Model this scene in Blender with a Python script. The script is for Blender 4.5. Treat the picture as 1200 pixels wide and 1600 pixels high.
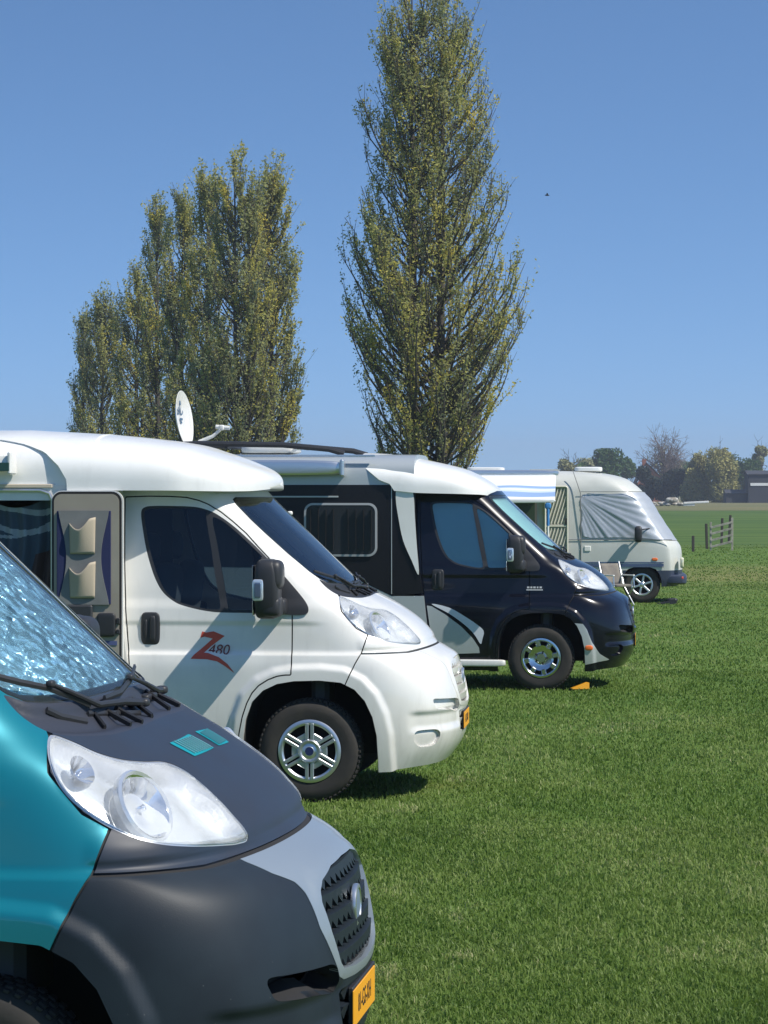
import bpy, math, random
import numpy as np
from mathutils import Vector, Matrix
from mathutils.bvhtree import BVHTree
for o in list(bpy.data.objects): bpy.data.objects.remove(o)
SC=bpy.context.scene; COL=SC.collection
# ------------------------------------------------------------------ camera
cam=bpy.data.cameras.new('camera'); camo=bpy.data.objects.new('camera',cam); COL.objects.link(camo)
camo.location=(0,0,2.03); camo.rotation_euler=(math.radians(90),0,0)
cam.sensor_fit='VERTICAL'; cam.sensor_height=36; cam.lens=99.0     # 4400 px over 1600
cam.shift_y=-30/1600; cam.clip_start=.5; cam.clip_end=6000
SC.camera=camo
SC.render.resolution_x=768; SC.render.resolution_y=1024
# ------------------------------------------------------------------ world and sun
W=bpy.data.worlds.new('World'); SC.world=W; W.use_nodes=True
nt=W.node_tree; nt.nodes.clear()
SUN=Vector((1,-.50,1.3)).normalized()
sky=nt.nodes.new('ShaderNodeTexSky'); sky.sky_type='NISHITA'; sky.sun_disc=False
sky.sun_elevation=math.asin(SUN.z); sky.sun_rotation=math.atan2(SUN.x,SUN.y)
sky.air_density=1.0; sky.dust_density=.15; sky.ozone_density=5.0; sky.altitude=0
bg=nt.nodes.new('ShaderNodeBackground'); bg.inputs['Strength'].default_value=.115
out=nt.nodes.new('ShaderNodeOutputWorld')
tc=nt.nodes.new('ShaderNodeTexCoord'); mpn=nt.nodes.new('ShaderNodeMapping'); mpn.inputs['Location'].default_value=(0,0,.12); mpn.inputs['Scale'].default_value=(1,1,2.1)   # clear high-pressure sky: little horizon dust
nt.links.new(tc.outputs['Generated'],mpn.inputs[0]); nt.links.new(mpn.outputs[0],sky.inputs[0])
cg=nt.nodes.new('ShaderNodeMixRGB'); cg.blend_type='MULTIPLY'; cg.inputs[0].default_value=1; cg.inputs[2].default_value=(.82,1.0,1.08,1); nt.links.new(sky.outputs[0],cg.inputs[1]); nt.links.new(cg.outputs[0],bg.inputs[0]); nt.links.new(bg.outputs[0],out.inputs[0])
sl=bpy.data.lights.new('sun','SUN'); sl.energy=4.4; sl.angle=math.radians(.5); sl.color=(1,.95,.87)
so=bpy.data.objects.new('sun',sl); COL.objects.link(so); so.rotation_euler=SUN.to_track_quat('Z','Y').to_euler(); so.location=(20,-10,30)
SC.view_settings.view_transform='Standard'; SC.view_settings.look='None'; SC.view_settings.exposure=.42; SC.view_settings.gamma=1
SC.render.engine='CYCLES'
SC.cycles.max_bounces=8; SC.cycles.transparent_max_bounces=12
# ------------------------------------------------------------------ materials
MATS={}
def mat(name,col=(.5,.5,.5),rough=.5,metal=0,coat=0,spec=.5,noise=None,bump=None,aniso=0):
    if name in MATS: return MATS[name]
    m=bpy.data.materials.new(name); m.use_nodes=True; n=m.node_tree; b=n.nodes['Principled BSDF']
    b.inputs['Base Color'].default_value=(*col,1); b.inputs['Roughness'].default_value=rough; b.inputs['Metallic'].default_value=metal
    b.inputs['Coat Weight'].default_value=coat; b.inputs['Coat Roughness'].default_value=.04; b.inputs['Specular IOR Level'].default_value=spec
    if noise:      # (scale, second colour, contrast lo, hi)
        tc=n.nodes.new('ShaderNodeTexCoord'); t=n.nodes.new('ShaderNodeTexNoise'); t.inputs['Scale'].default_value=noise[0]; t.inputs['Detail'].default_value=6
        r=n.nodes.new('ShaderNodeValToRGB'); r.color_ramp.elements[0].position=noise[2]; r.color_ramp.elements[1].position=noise[3]
        r.color_ramp.elements[0].color=(*noise[1],1); r.color_ramp.elements[1].color=(*col,1)
        n.links.new(tc.outputs['Object'],t.inputs['Vector']); n.links.new(t.outputs['Fac'],r.inputs[0]); n.links.new(r.outputs[0],b.inputs['Base Color'])
    if name=='anthracite plastic':   # scuffs and dried insect specks
        src=b.inputs['Base Color'].links[0].from_socket; vo=n.nodes.new('ShaderNodeTexVoronoi'); vo.inputs['Scale'].default_value=21; vo.feature='F1'; r2=n.nodes.new('ShaderNodeMapRange'); r2.inputs['From Min'].default_value=.045; r2.inputs['From Max'].default_value=.02; r2.inputs['To Max'].default_value=.7
        mx_=n.nodes.new('ShaderNodeMixRGB'); mx_.inputs[2].default_value=(.13,.13,.125,1); n.links.new(tc.outputs['Object'],vo.inputs['Vector']); n.links.new(vo.outputs['Distance'],r2.inputs[0]); n.links.new(r2.outputs[0],mx_.inputs[0]); n.links.new(src,mx_.inputs[1]); n.links.new(mx_.outputs[0],b.inputs['Base Color'])
    if name in ('white paint','white gelcoat'):   # road grime: streaky film, heavier low on the body
        src=b.inputs['Base Color'].links[0].from_socket; sz=n.nodes.new('ShaderNodeSeparateXYZ'); n.links.new(tc.outputs['Object'],sz.inputs[0]); r2=n.nodes.new('ShaderNodeMapRange'); r2.inputs['From Min'].default_value=.75; r2.inputs['From Max'].default_value=.2; r2.inputs['To Max'].default_value=.55; n.links.new(sz.outputs['Z'],r2.inputs[0])
        mp_=n.nodes.new('ShaderNodeMapping'); mp_.inputs['Scale'].default_value=(9,9,1.6); t2=n.nodes.new('ShaderNodeTexNoise'); t2.inputs['Scale'].default_value=2.5; t2.inputs['Detail'].default_value=7; n.links.new(tc.outputs['Object'],mp_.inputs[0]); n.links.new(mp_.outputs[0],t2.inputs['Vector'])
        mu=n.nodes.new('ShaderNodeMath'); mu.operation='MULTIPLY'; n.links.new(r2.outputs[0],mu.inputs[0]); n.links.new(t2.outputs['Fac'],mu.inputs[1]); r3=n.nodes.new('ShaderNodeMapRange'); r3.inputs['From Min'].default_value=.55; r3.inputs['From Max'].default_value=.8; r3.inputs['To Max'].default_value=.14; n.links.new(t2.outputs['Fac'],r3.inputs[0])
        ad_=n.nodes.new('ShaderNodeMath'); n.links.new(mu.outputs[0],ad_.inputs[0]); n.links.new(r3.outputs[0],ad_.inputs[1]); mx_=n.nodes.new('ShaderNodeMixRGB'); mx_.inputs[2].default_value=(.36,.34,.29,1); n.links.new(ad_.outputs[0],mx_.inputs[0]); n.links.new(src,mx_.inputs[1]); n.links.new(mx_.outputs[0],b.inputs['Base Color'])
    if bump:       # (scale, strength, distance)
        tc=n.nodes.new('ShaderNodeTexCoord'); t=n.nodes.new('ShaderNodeTexNoise'); t.inputs['Scale'].default_value=bump[0]; t.inputs['Detail'].default_value=4
        bp=n.nodes.new('ShaderNodeBump'); bp.inputs['Strength'].default_value=bump[1]; bp.inputs['Distance'].default_value=bump[2]
        n.links.new(tc.outputs['Object'],t.inputs['Vector']); n.links.new(t.outputs['Fac'],bp.inputs['Height']); n.links.new(bp.outputs[0],b.inputs['Normal'])
    MATS[name]=m; return m
def glass(name,tint,rough=.02,ior=1.5):
    if name in MATS: return MATS[name]
    m=bpy.data.materials.new(name); m.use_nodes=True; n=m.node_tree; n.nodes.clear()
    o=n.nodes.new('ShaderNodeOutputMaterial'); mx=n.nodes.new('ShaderNodeMixShader'); t=n.nodes.new('ShaderNodeBsdfTransparent'); g=n.nodes.new('ShaderNodeBsdfGlossy'); f=n.nodes.new('ShaderNodeFresnel')
    t.inputs[0].default_value=(*tint,1); g.inputs['Roughness'].default_value=rough; f.inputs[0].default_value=ior
    n.links.new(f.outputs[0],mx.inputs[0]); n.links.new(t.outputs[0],mx.inputs[1]); n.links.new(g.outputs[0],mx.inputs[2]); n.links.new(mx.outputs[0],o.inputs[0])
    if name=='clear lens':      # aged, slightly milky plastic
        df=n.nodes.new('ShaderNodeBsdfDiffuse'); df.inputs[0].default_value=(.80,.83,.86,1); m2=n.nodes.new('ShaderNodeMixShader'); tn=n.nodes.new('ShaderNodeTexNoise'); tn.inputs['Scale'].default_value=9; tc=n.nodes.new('ShaderNodeTexCoord'); r=n.nodes.new('ShaderNodeMapRange'); r.inputs['From Min'].default_value=.35; r.inputs['From Max'].default_value=.7; r.inputs['To Min'].default_value=.06; r.inputs['To Max'].default_value=.26
        n.links.new(tc.outputs['Object'],tn.inputs['Vector']); n.links.new(tn.outputs['Fac'],r.inputs[0]); n.links.new(r.outputs[0],m2.inputs[0]); n.links.new(mx.outputs[0],m2.inputs[1]); n.links.new(df.outputs[0],m2.inputs[2]); n.links.new(m2.outputs[0],o.inputs[0])
    MATS[name]=m; return m
white=mat('white paint',(.73,.72,.675),.32,0,.6,noise=(3,(.64,.64,.61),.3,.6))
gelcoat=mat('white gelcoat',(.78,.78,.75),.35,0,.4,noise=(2.2,(.70,.70,.66),.3,.65))
teal=mat('teal metallic paint',(.0,.185,.235),.36,.35,.9)
navy=mat('dark blue paint',(.004,.0048,.010),.22,.0,.3,.25)
navym=mat('dark panel',(.010,.010,.012),.3,0,.1,.3)
black=mat('black plastic',(.022,.023,.026),.5,bump=(240,.12,.002))
grey=mat('anthracite plastic',(.017,.025,.034),.50,0,0,.24,noise=(5,(.014,.020,.028),.35,.6),bump=(300,.15,.002))
greyh=mat('matt graphite bonnet',(.022,.034,.056),.50,.0,0,.35,noise=(4,(.023,.029,.043),.3,.65))
silver=mat('silver paint',(.31,.36,.40),.40,.5,.2)
silver2=mat('silver grey panel',(.42,.45,.45),.38,.3,.4)
chrome=mat('chrome',(.86,.87,.9),.06,1)
alu=mat('brushed aluminium',(.62,.64,.66),.33,.9)
rubber=mat('tyre rubber',(.022,.021,.020),.85,bump=(60,.2,.004),noise=(14,(.035,.031,.026),.35,.7))
seam=mat('gap dark',(.012,.012,.013),.8)
dark=mat('dark inside',(.012,.012,.013),.9)
seatm=mat('seat fabric',(.10,.11,.13),.9,bump=(200,.3,.003))
beige=mat('beige lining',(.33,.30,.24),.6,noise=(4,(.28,.25,.20),.3,.7))
orange=mat('orange lens',(.75,.16,.03),.25)
platem=mat('yellow plate',(.80,.36,.02),.4)
ink=mat('black ink',(.012,.012,.012),.5)
red=mat('red decal',(.55,.075,.035),.4)
glsidew=glass('tinted side glass',(.40,.46,.48),.02,1.6); glfront=glass('windscreen glass',(.60,.68,.70),.02,2.5)
glclear=glass('clear lens',(.97,.98,.98),.03,1.5); gldark=glass('dark acrylic glass',(.18,.19,.2))
# ------------------------------------------------------------------ objects
def tag(o,label=None,cat=None,group=None,kind=None):
    if label: o['label']=label
    if cat: o['category']=cat
    if group: o['group']=group
    if kind: o['kind']=kind
    return o
def empty(name,loc,rz=0,label=None,cat=None,group=None):
    o=bpy.data.objects.new(name,None); COL.objects.link(o); o.location=loc; o.rotation_euler=(0,0,rz); o.empty_display_size=.2
    return tag(o,label,cat,group)
def mobj(name,V,F,m,parent=None,smooth=True,nrm=None,mi=None,attr=None):
    """one mesh object from numpy arrays (or lists of mixed polygons)"""
    me=bpy.data.meshes.new(name)
    V=np.asarray(V,dtype=np.float32).reshape(-1,3)
    if isinstance(F,np.ndarray):
        k=F.shape[1]; nf=len(F)
        me.vertices.add(len(V)); me.vertices.foreach_set('co',V.ravel())
        me.loops.add(nf*k); me.loops.foreach_set('vertex_index',F.astype(np.int32).ravel())
        me.polygons.add(nf); me.polygons.foreach_set('loop_start',np.arange(0,nf*k,k,dtype=np.int32)); me.polygons.foreach_set('loop_total',np.full(nf,k,dtype=np.int32))
        me.update(calc_edges=True)
    else: me.from_pydata([tuple(map(float,v)) for v in V],[],F)
    me.polygons.foreach_set('use_smooth',np.full(len(me.polygons),smooth))
    for mm in (m if isinstance(m,(list,tuple)) else [m]): me.materials.append(mm)
    if mi is not None: me.polygons.foreach_set('material_index',np.asarray(mi,dtype=np.int32))
    if attr is not None:
        a=me.attributes.new('tint','FLOAT','POINT'); a.data.foreach_set('value',np.asarray(attr,dtype=np.float32))
    me.validate(clean_customdata=False)
    if nrm is not None: me.normals_split_custom_set_from_vertices([tuple(map(float,x)) for x in nrm])
    me.update()
    o=bpy.data.objects.new(name,me); COL.objects.link(o)
    if parent: o.parent=parent
    return o
class MB:
    """collects primitives into one mesh"""
    def __init__(s): s.V=[]; s.F=[]; s.M=[]; s.mi=0
    def add(s,V,F):
        b=len(s.V); s.V+= [tuple(v) for v in V]; s.F+=[tuple(i+b for i in f) for f in F]; s.M+=[s.mi]*len(F); return s
    def box(s,c,h,bev=.0,R=None):
        cx,cy,cz=c; hx,hy,hz=h; b=min(bev,hx*.9,hy*.9,hz*.9)
        if b<=0:
            V=[(x*hx,y*hy,z*hz) for x in(-1,1) for y in(-1,1) for z in(-1,1)]
            F=[(0,1,3,2),(4,6,7,5),(0,4,5,1),(2,3,7,6),(0,2,6,4),(1,5,7,3)]
        else:
            V=[];F=[]
            bx,by,bz=hx-b,hy-b,hz-b; idx={}
            for x in(-1,1):
                for y in(-1,1):
                    for z in(-1,1):
                        idx[(x,y,z)]=len(V); V+=[(x*hx,y*by,z*bz),(x*bx,y*hy,z*bz),(x*bx,y*by,z*hz)]
            def q(l): F.append(tuple(l))
            for sx in(-1,1): q([idx[(sx,a,c_)] for a,c_ in ((-1,-1),(1,-1),(1,1),(-1,1))][::sx])
            for sy in(-1,1): q([idx[(a,sy,c_)]+1 for a,c_ in ((-1,-1),(-1,1),(1,1),(1,-1))][::sy])
            for sz in(-1,1): q([idx[(a,c_,sz)]+2 for a,c_ in ((-1,-1),(1,-1),(1,1),(-1,1))][::sz])
            for sx in(-1,1):
                for sy in(-1,1): q([idx[(sx,sy,-1)],idx[(sx,sy,-1)]+1,idx[(sx,sy,1)]+1,idx[(sx,sy,1)]])
                for sz in(-1,1): q([idx[(sx,-1,sz)],idx[(sx,1,sz)],idx[(sx,1,sz)]+2,idx[(sx,-1,sz)]+2])
            for sy in(-1,1):
                for sz in(-1,1): q([idx[(-1,sy,sz)]+1,idx[(1,sy,sz)]+1,idx[(1,sy,sz)]+2,idx[(-1,sy,sz)]+2])
            for k,i in idx.items(): q([i,i+1,i+2])
        if R is not None: V=[tuple(R@Vector(v)) for v in V]
        return s.add([(v[0]+cx,v[1]+cy,v[2]+cz) for v in V],F)
    def tube(s,pts,r,k=8,cap=True,flat=1):
        pts=[Vector(p) for p in pts]; n=len(pts); rr=r if isinstance(r,(list,tuple)) else [r]*n
        V=[];F=[]; up=Vector((0,0,1))
        for i,p in enumerate(pts):
            d=(pts[min(i+1,n-1)]-pts[max(i-1,0)]).normalized()
            a=d.cross(up if abs(d.z)<.95 else Vector((1,0,0))).normalized(); b=d.cross(a)
            for j in range(k):
                t=2*math.pi*j/k; V.append(p+a*math.cos(t)*rr[i]+b*math.sin(t)*rr[i]*flat)
        for i in range(n-1):
            for j in range(k):
                F.append((i*k+j,i*k+(j+1)%k,(i+1)*k+(j+1)%k,(i+1)*k+j))
        if cap: F+= [tuple(range(k))[::-1],tuple((n-1)*k+j for j in range(k))]
        return s.add(V,F)
    def lathe(s,prof,c=(0,0,0),axis='Y',k=48):
        """prof: (radius, height along axis)"""
        V=[];F=[]
        for i in range(k):
            t=2*math.pi*i/k; ct,st=math.cos(t),math.sin(t)
            for r,h in prof:
                if axis=='Y': V.append((c[0]+r*ct,c[1]+h,c[2]+r*st))
                elif axis=='X': V.append((c[0]+h,c[1]+r*ct,c[2]+r*st))
                else: V.append((c[0]+r*ct,c[1]+r*st,c[2]+h))
        m=len(prof)
        for i in range(k):
            for j in range(m-1):
                a=i*m+j; b=((i+1)%k)*m+j; F.append((a,b,b+1,a+1))
        return s.add(V,F)
    def rbox(s,c,h,p=4,nu=28,nv=16,R=None,taper=None):
        V=[];F=[]
        e=2/p
        f=lambda x: math.copysign(abs(x)**e,x)
        for i in range(nv+1):
            ph=-math.pi/2+math.pi*i/nv
            for j in range(nu):
                th=2*math.pi*j/nu
                v=Vector((f(math.cos(ph))*f(math.cos(th)),f(math.cos(ph))*f(math.sin(th)),f(math.sin(ph))))
                if taper: v=Vector(taper(*v))
                v=Vector((v.x*h[0],v.y*h[1],v.z*h[2]))
                if R is not None: v=R@v
                V.append(v+Vector(c))
        for i in range(nv):
            for j in range(nu): F.append((i*nu+j,i*nu+(j+1)%nu,(i+1)*nu+(j+1)%nu,(i+1)*nu+j))
        return s.add(V,F)
    def prism(s,poly,y0,y1,axis='Y'):
        """polygon in (a,b) extruded from y0 to y1 along axis"""
        n=len(poly)
        def P(a,b,h): return {'Y':(a,h,b),'X':(h,a,b),'Z':(a,b,h)}[axis]
        V=[P(a,b,y0) for a,b in poly]+[P(a,b,y1) for a,b in poly]
        F=[tuple(range(n)),tuple(range(n,2*n))[::-1]]+[(i,(i+1)%n,n+(i+1)%n,n+i)[::-1] for i in range(n)]
        return s.add(V,F)
    def build(s,name,m,parent=None,smooth=True,angle=35,mi=None):
        o=mobj(name,np.array(s.V) if s.V else np.zeros((0,3)),s.F,m,parent,smooth,mi=s.M if isinstance(m,(list,tuple)) else None)
        import bmesh
        bm=bmesh.new(); bm.from_mesh(o.data); bmesh.ops.recalc_face_normals(bm,faces=bm.faces)
        if smooth:
            for e in bm.edges:
                if len(e.link_faces)==2 and e.calc_face_angle(0)>math.radians(angle): e.smooth=False
        bm.to_mesh(o.data); bm.free()
        return o
def cr(pts,k=6,closed=True):
    P=np.array(pts,float); n=len(P); o=[]
    R=range(n) if closed else range(n-1)
    for i in R:
        if closed: a,b,c,d=P[i-1],P[i],P[(i+1)%n],P[(i+2)%n]
        else: a,b,c,d=P[max(i-1,0)],P[i],P[i+1],P[min(i+2,n-1)]
        for t in np.linspace(0,1,k,endpoint=False):
            o.append(.5*((2*b)+(c-a)*t+(2*a-5*b+4*c-d)*t*t+(3*b-a-3*c+d)*t**3))
    if not closed: o.append(P[-1])
    return np.array(o)
def rrect(x0,y0,x1,y1,r,k=6):
    o=[]
    for cx,cy,a in ((x1-r,y1-r,0),(x0+r,y1-r,90),(x0+r,y0+r,180),(x1-r,y0+r,270)):
        for i in range(k+1):
            t=math.radians(a+90*i/k); o.append((cx+r*math.cos(t),cy+r*math.sin(t)))
    return o
def sdf(P,poly):
    P=np.asarray(P,float); poly=np.asarray(poly,float); d=np.full(len(P),1e9); ins=np.zeros(len(P),bool)
    for i in range(len(poly)):
        a=poly[i]; b=poly[(i+1)%len(poly)]; e=b-a; L=e@e
        if L<1e-12: continue
        w=P-a; t=np.clip((w@e)/L,0,1); q=w-t[:,None]*e; d=np.minimum(d,(q*q).sum(1))
        c=((a[1]>P[:,1])!=(b[1]>P[:,1]))
        if abs(b[1]-a[1])>1e-12: ins^=c&(P[:,0]<(b[0]-a[0])*(P[:,1]-a[1])/(b[1]-a[1])+a[0])
    return np.where(ins,-1,1)*np.sqrt(d)
def sm(a,b,x):
    t=np.clip((x-a)/(b-a),0,1); return t*t*(3-2*t)
def split(A,F,val):
    """cut triangles along val=0 -> A', F(val<0), F(val>0)"""
    val=np.where(np.abs(val)<1e-6,1e-6,val); s=val>0; k=s[F].sum(1)
    neg=[F[k==0]]; pos=[F[k==3]]; newA=[A]; base=len(A)
    edges=[];rec=[]
    for kk in (1,2):
        G=F[k==kk]
        if not len(G): continue
        odd=s[G] if kk==1 else ~s[G]
        j=odd.argmax(1); r=np.arange(len(G))
        a=G[r,j]; b=G[r,(j+1)%3]; c=G[r,(j+2)%3]
        rec.append((kk,a,b,c)); edges+= [np.stack([a,b],1),np.stack([a,c],1)]
    if not rec: return A,neg[0],pos[0]
    E=np.concatenate(edges); Es=np.sort(E,1); U,inv=np.unique(Es,axis=0,return_inverse=True); inv=inv.ravel()
    v0,v1=val[U[:,0]],val[U[:,1]]; t=(v0/(v0-v1))[:,None]
    newA.append(A[U[:,0]]*(1-t)+A[U[:,1]]*t); off=0
    for kk,a,b,c in rec:
        n=len(a); ab=inv[off:off+n]+base; ac=inv[off+n:off+2*n]+base; off+=2*n
        tip=np.stack([a,ab,ac],1); q1=np.stack([ab,b,c],1); q2=np.stack([ab,c,ac],1)
        (pos if kk==1 else neg).append(tip); (neg if kk==1 else pos).extend([q1,q2])
    return np.concatenate(newA),np.concatenate(neg),np.concatenate(pos)
def carve(S,fn,gap=0):
    """S=(A,F): returns inside, outside, strip"""
    A,F=S
    A,i,r=split(A,F,fn(A)+gap)
    if gap<=0: return (A,i),(A,r),None
    A,st,o=split(A,r,fn(A)-gap)
    return (A,i),(A,o),(A,st)
def side(poly,nmin=.3): return lambda A: np.maximum(sdf(A[:,[0,2]],poly),nmin-A[:,1])
def front(poly,smin=-9):
    P=np.array(poly); return lambda A: np.maximum(sdf(A[:,[1,2]],P),smin-A[:,0])
def oblique(poly): return lambda A: np.maximum(sdf(np.stack([A[:,1]-A[:,0],A[:,2]],1),poly),.1-A[:,0])
def panel(name,soups,m,parent,which='both',off=0,skirt=.012,mats=None,pull=None):
    """soups -> mesh. which: near / far / both (one mesh of both halves)"""
    if isinstance(soups,tuple): soups=[soups]
    Vs=[];Ns=[];Fs=[];base=0
    for sg in ((1,) if which=='near' else (-1,) if which=='far' else (1,-1)):
        for A,F in soups:
            if not len(F): continue
            u,inv=np.unique(F,return_inverse=True); F=inv.reshape(F.shape); B=A[u]
            ok=(F[:,0]!=F[:,1])&(F[:,1]!=F[:,2])&(F[:,0]!=F[:,2]); F=F[ok]
            V=B[:,:3]+B[:,3:6]*off; N=B[:,3:6]/np.maximum(np.linalg.norm(B[:,3:6],axis=1,keepdims=True),1e-9)
            if pull is not None: V=pull(V,N)
            Q=[F]; VV=[V]; NN=[N]
            if skirt:
                e=np.concatenate([F[:,[0,1]],F[:,[1,2]],F[:,[2,0]]]); key=e[:,0].astype(np.int64)*len(V)+e[:,1]; rk=e[:,1].astype(np.int64)*len(V)+e[:,0]
                be=e[~np.isin(key,rk)]; be=be[~((V[be[:,0],1]<1e-3)&(V[be[:,1],1]<1e-3))]
                n=len(V); bu,bi=np.unique(be,return_inverse=True); bi=bi.reshape(be.shape); m_=len(bu)
                VV+= [V[bu],V[bu]-N[bu]*skirt]; NN+=[np.zeros((2*m_,3))]
                a,b=bi[:,0]+n,bi[:,1]+n; c,d=b+m_,a+m_
                Q+=[np.stack([b,a,d],1),np.stack([b,d,c],1)]
            V=np.concatenate(VV); N=np.concatenate(NN); F=np.concatenate(Q)
            P=np.stack([V[:,0],-V[:,1]*sg,V[:,2]],1); N2=np.stack([N[:,0],-N[:,1]*sg,N[:,2]],1)
            if sg<0: F=F[:,::-1]
            Vs.append(P);Ns.append(N2);Fs.append(F+base); base+=len(P)
    V=np.concatenate(Vs);N=np.concatenate(Ns);F=np.concatenate(Fs)
    return mobj(name,V,F,m,parent,True,nrm=N)
# ------------------------------------------------------------------ cab body surface (s forward, n outward, z up)
ROWS=[ # w, (s,n)x corner.. centre, z side, z centre
 (.95,[(.45,.94),(.64,.84),(.79,.60),(.85,.3),(.865,0)],.21,.24),
 (.985,[(.48,.965),(.71,.86),(.86,.60),(.925,.3),(.94,0)],.33,.35),
 (1.0,[(.50,.985),(.75,.87),(.895,.60),(.955,.3),(.965,0)],.47,.48),
 (1.005,[(.50,.995),(.75,.88),(.89,.60),(.945,.3),(.958,0)],.64,.65),
 (1.005,[(.48,.995),(.715,.88),(.855,.60),(.915,.3),(.93,0)],.80,.81),
 (1.0,[(.44,.985),(.665,.865),(.80,.60),(.865,.3),(.88,0)],.90,.92),
 (.99,[(.40,.97),(.59,.84),(.715,.58),(.775,.3),(.79,0)],.955,.985),
 (.985,[(.36,.965),(.54,.825),(.665,.565),(.715,.3),(.73,0)],.985,1.02),
 (.98,[(.34,.96),(.53,.82),(.65,.56),(.705,.3),(.72,0)],1.04,1.06),
 (.975,[(.30,.95),(.475,.81),(.60,.55),(.655,.3),(.672,0)],1.11,1.13),
 (.968,[(.25,.935),(.40,.79),(.50,.54),(.555,.3),(.572,0)],1.19,1.21),
 (.96,[(.17,.92),(.30,.77),(.385,.53),(.43,.3),(.445,0)],1.27,1.285),
 (.95,[(.07,.905),(.19,.765),(.262,.52),(.30,.3),(.312,0)],1.345,1.345),
 (.94,[(-.03,.895),(.075,.77),(.145,.52),(.18,.3),(.19,0)],1.43,1.43),
 (.91,[(-.22,.865),(-.115,.75),(-.045,.51),(-.01,.3),(0,0)],1.61,1.61),
 (.875,[(-.43,.83),(-.325,.72),(-.255,.50),(-.22,.3),(-.21,0)],1.81,1.81),
 (.835,[(-.64,.79),(-.54,.69),(-.47,.48),(-.435,.28),(-.425,0)],2.02,2.02),
 (.80,[(-.80,.75),(-.68,.65),(-.60,.46),(-.56,.26),(-.545,0)],2.15,2.16),
 (.70,[(-.97,.66),(-.87,.57),(-.80,.40),(-.77,.2),(-.76,0)],2.25,2.28),
]
def spl_interp(P,axis,blend,symm=False):
    P=np.moveaxis(P,axis,0); n=len(P)
    A=np.zeros((n,n))
    for i in range(1,n-1): A[i,i-1:i+2]=[1/6,4/6,1/6]
    A[0,0]=1; A[-1,-1]=1
    Q=np.linalg.solve(A,P.reshape(n,-1)).reshape(P.shape)
    return np.moveaxis(P+blend*(Q-P),0,axis)
def basis(t,n):
    i=np.minimum(t.astype(int),n-2); f=t-i
    B=np.zeros((len(t),n+2))
    w=[(1-f)**3/6,(3*f**3-6*f**2+4)/6,(-3*f**3+3*f**2+3*f+1)/6,f**3/6]
    for k in range(4): B[np.arange(len(t)),i+k]+=w[k]
    return B
def ctrl():
    R=[]
    for w,c,zs,zc in ROWS:
        s4=c[0][0]; fr=[0,.33,.62,.85]
        row=[(-1.3+(s4+1.3)*f, w*(1-.004*f), zs) for f in fr]
        for k,(s,n) in enumerate(c): row.append((s,n,zs+(zc-zs)*(k/4)**.8))
        R.append(row)
    return np.array(R)
def surface(nu=250,nv=220):
    P=ctrl()
    P=spl_interp(P,1,.6); P=spl_interp(P,0,.75)
    top=2*P[-1]-P[-2]; bot=2*P[0]-P[1]
    P=np.concatenate([bot[None],P,top[None]],0)
    a=2*P[:,0]-P[:,1]; b=P[:,-2]*np.array([1,-1,1])
    P=np.concatenate([a[:,None],P,b[:,None]],1)
    R,C=P.shape[0]-2,P.shape[1]-2
    u=np.linspace(0,C-1,nu); v=np.linspace(0,R-1,nv)
    # equalise arc length roughly
    def ev(u,v): return np.einsum('vr,rck,uc->vuk',basis(v,R),P,basis(u,C))
    g=ev(u,v)
    lu=np.linalg.norm(np.diff(g,axis=1),axis=2).mean(0); lv=np.linalg.norm(np.diff(g,axis=0),axis=2).max(1)
    cu=np.r_[0,np.cumsum(lu)]; cv=np.r_[0,np.cumsum(lv)]
    u=np.interp(np.linspace(0,cu[-1],nu),cu,u); v=np.interp(np.linspace(0,cv[-1],nv),cv,v)
    g=ev(u,v); g[:,-1,1]=0
    return g
ARCH=[(-.44,.10),(-.44,.28),(-.434,.42),(-.418,.54),(-.375,.66),(-.303,.735),(-.21,.779),(-.10,.798),(.069,.803),(.21,.790),(.301,.745),(.368,.672),(.418,.565),(.445,.44),(.452,.281),(.452,.10)]
FSEAM=[(.375,1.098),(.36,1.047),(.338,.979),(.30,.912),(.265,.835),(.234,.766)]
FRONTREG=[(.13,1.40),(.176,1.342),(.20,1.25),(.30,1.14)]+FSEAM+[(.22,.70),(.22,.0),(1.4,.0),(1.4,1.40)]
def features(G,N):
    s,n,z=G[...,0],G[...,1],G[...,2]; P=np.stack([s.ravel(),z.ravel()],1)
    d=sdf(P,ARCH).reshape(s.shape); lat=sm(.35,.8,N[...,1])
    h=.026*(1-sm(.065,.115,d))*lat
    h+=.016*sm(.995,.955,z)*(1-sm(.35,.75,s))*lat
    h+=.008*sm(1.15,1.19,z)*(1-sm(1.26,1.34,z))*lat*(1-sm(-.05,.15,s))
    # cowl recess
    q=sdf(np.stack([n.ravel(),z.ravel()],1),COWL).reshape(s.shape)
    h-=.022*(1-sm(-.03,-.004,q))*(s>-.05)
    # headlight proud of the body a little
    q=sdf(np.stack([(n-s).ravel(),z.ravel()],1),HEAD).reshape(s.shape)
    h+=.007*(1-sm(-.02,.01,q))*(s>.1)
    # bonnet lip and the step down to the bumper
    fr=sm(.30,.36,s)
    h+=.010*sm(.995,1.01,z)*(1-sm(1.03,1.10,z))*fr
    # bumper: lower third pushed in under the slot, chin
    h-=.020*(1-sm(.56,.60,z))*sm(.44,.50,z)*sm(.62,.72,s)*sm(.30,.40,n)
    # grille shelf
    q=sdf(np.stack([n.ravel(),z.ravel()],1),GRILLE).reshape(s.shape)
    h+=.010*(1-sm(.0,.06,q))*(s>.7)
    return h
COWL=cr([(-.15,1.338),(0,1.336),(.15,1.334),(.42,1.328),(.545,1.326),(.69,1.334),(.775,1.35),(.80,1.395),(.785,1.45),(.765,1.452),(.72,1.432),(.64,1.424),(.45,1.418),(.2,1.42),(-.15,1.42)],4)
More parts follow.
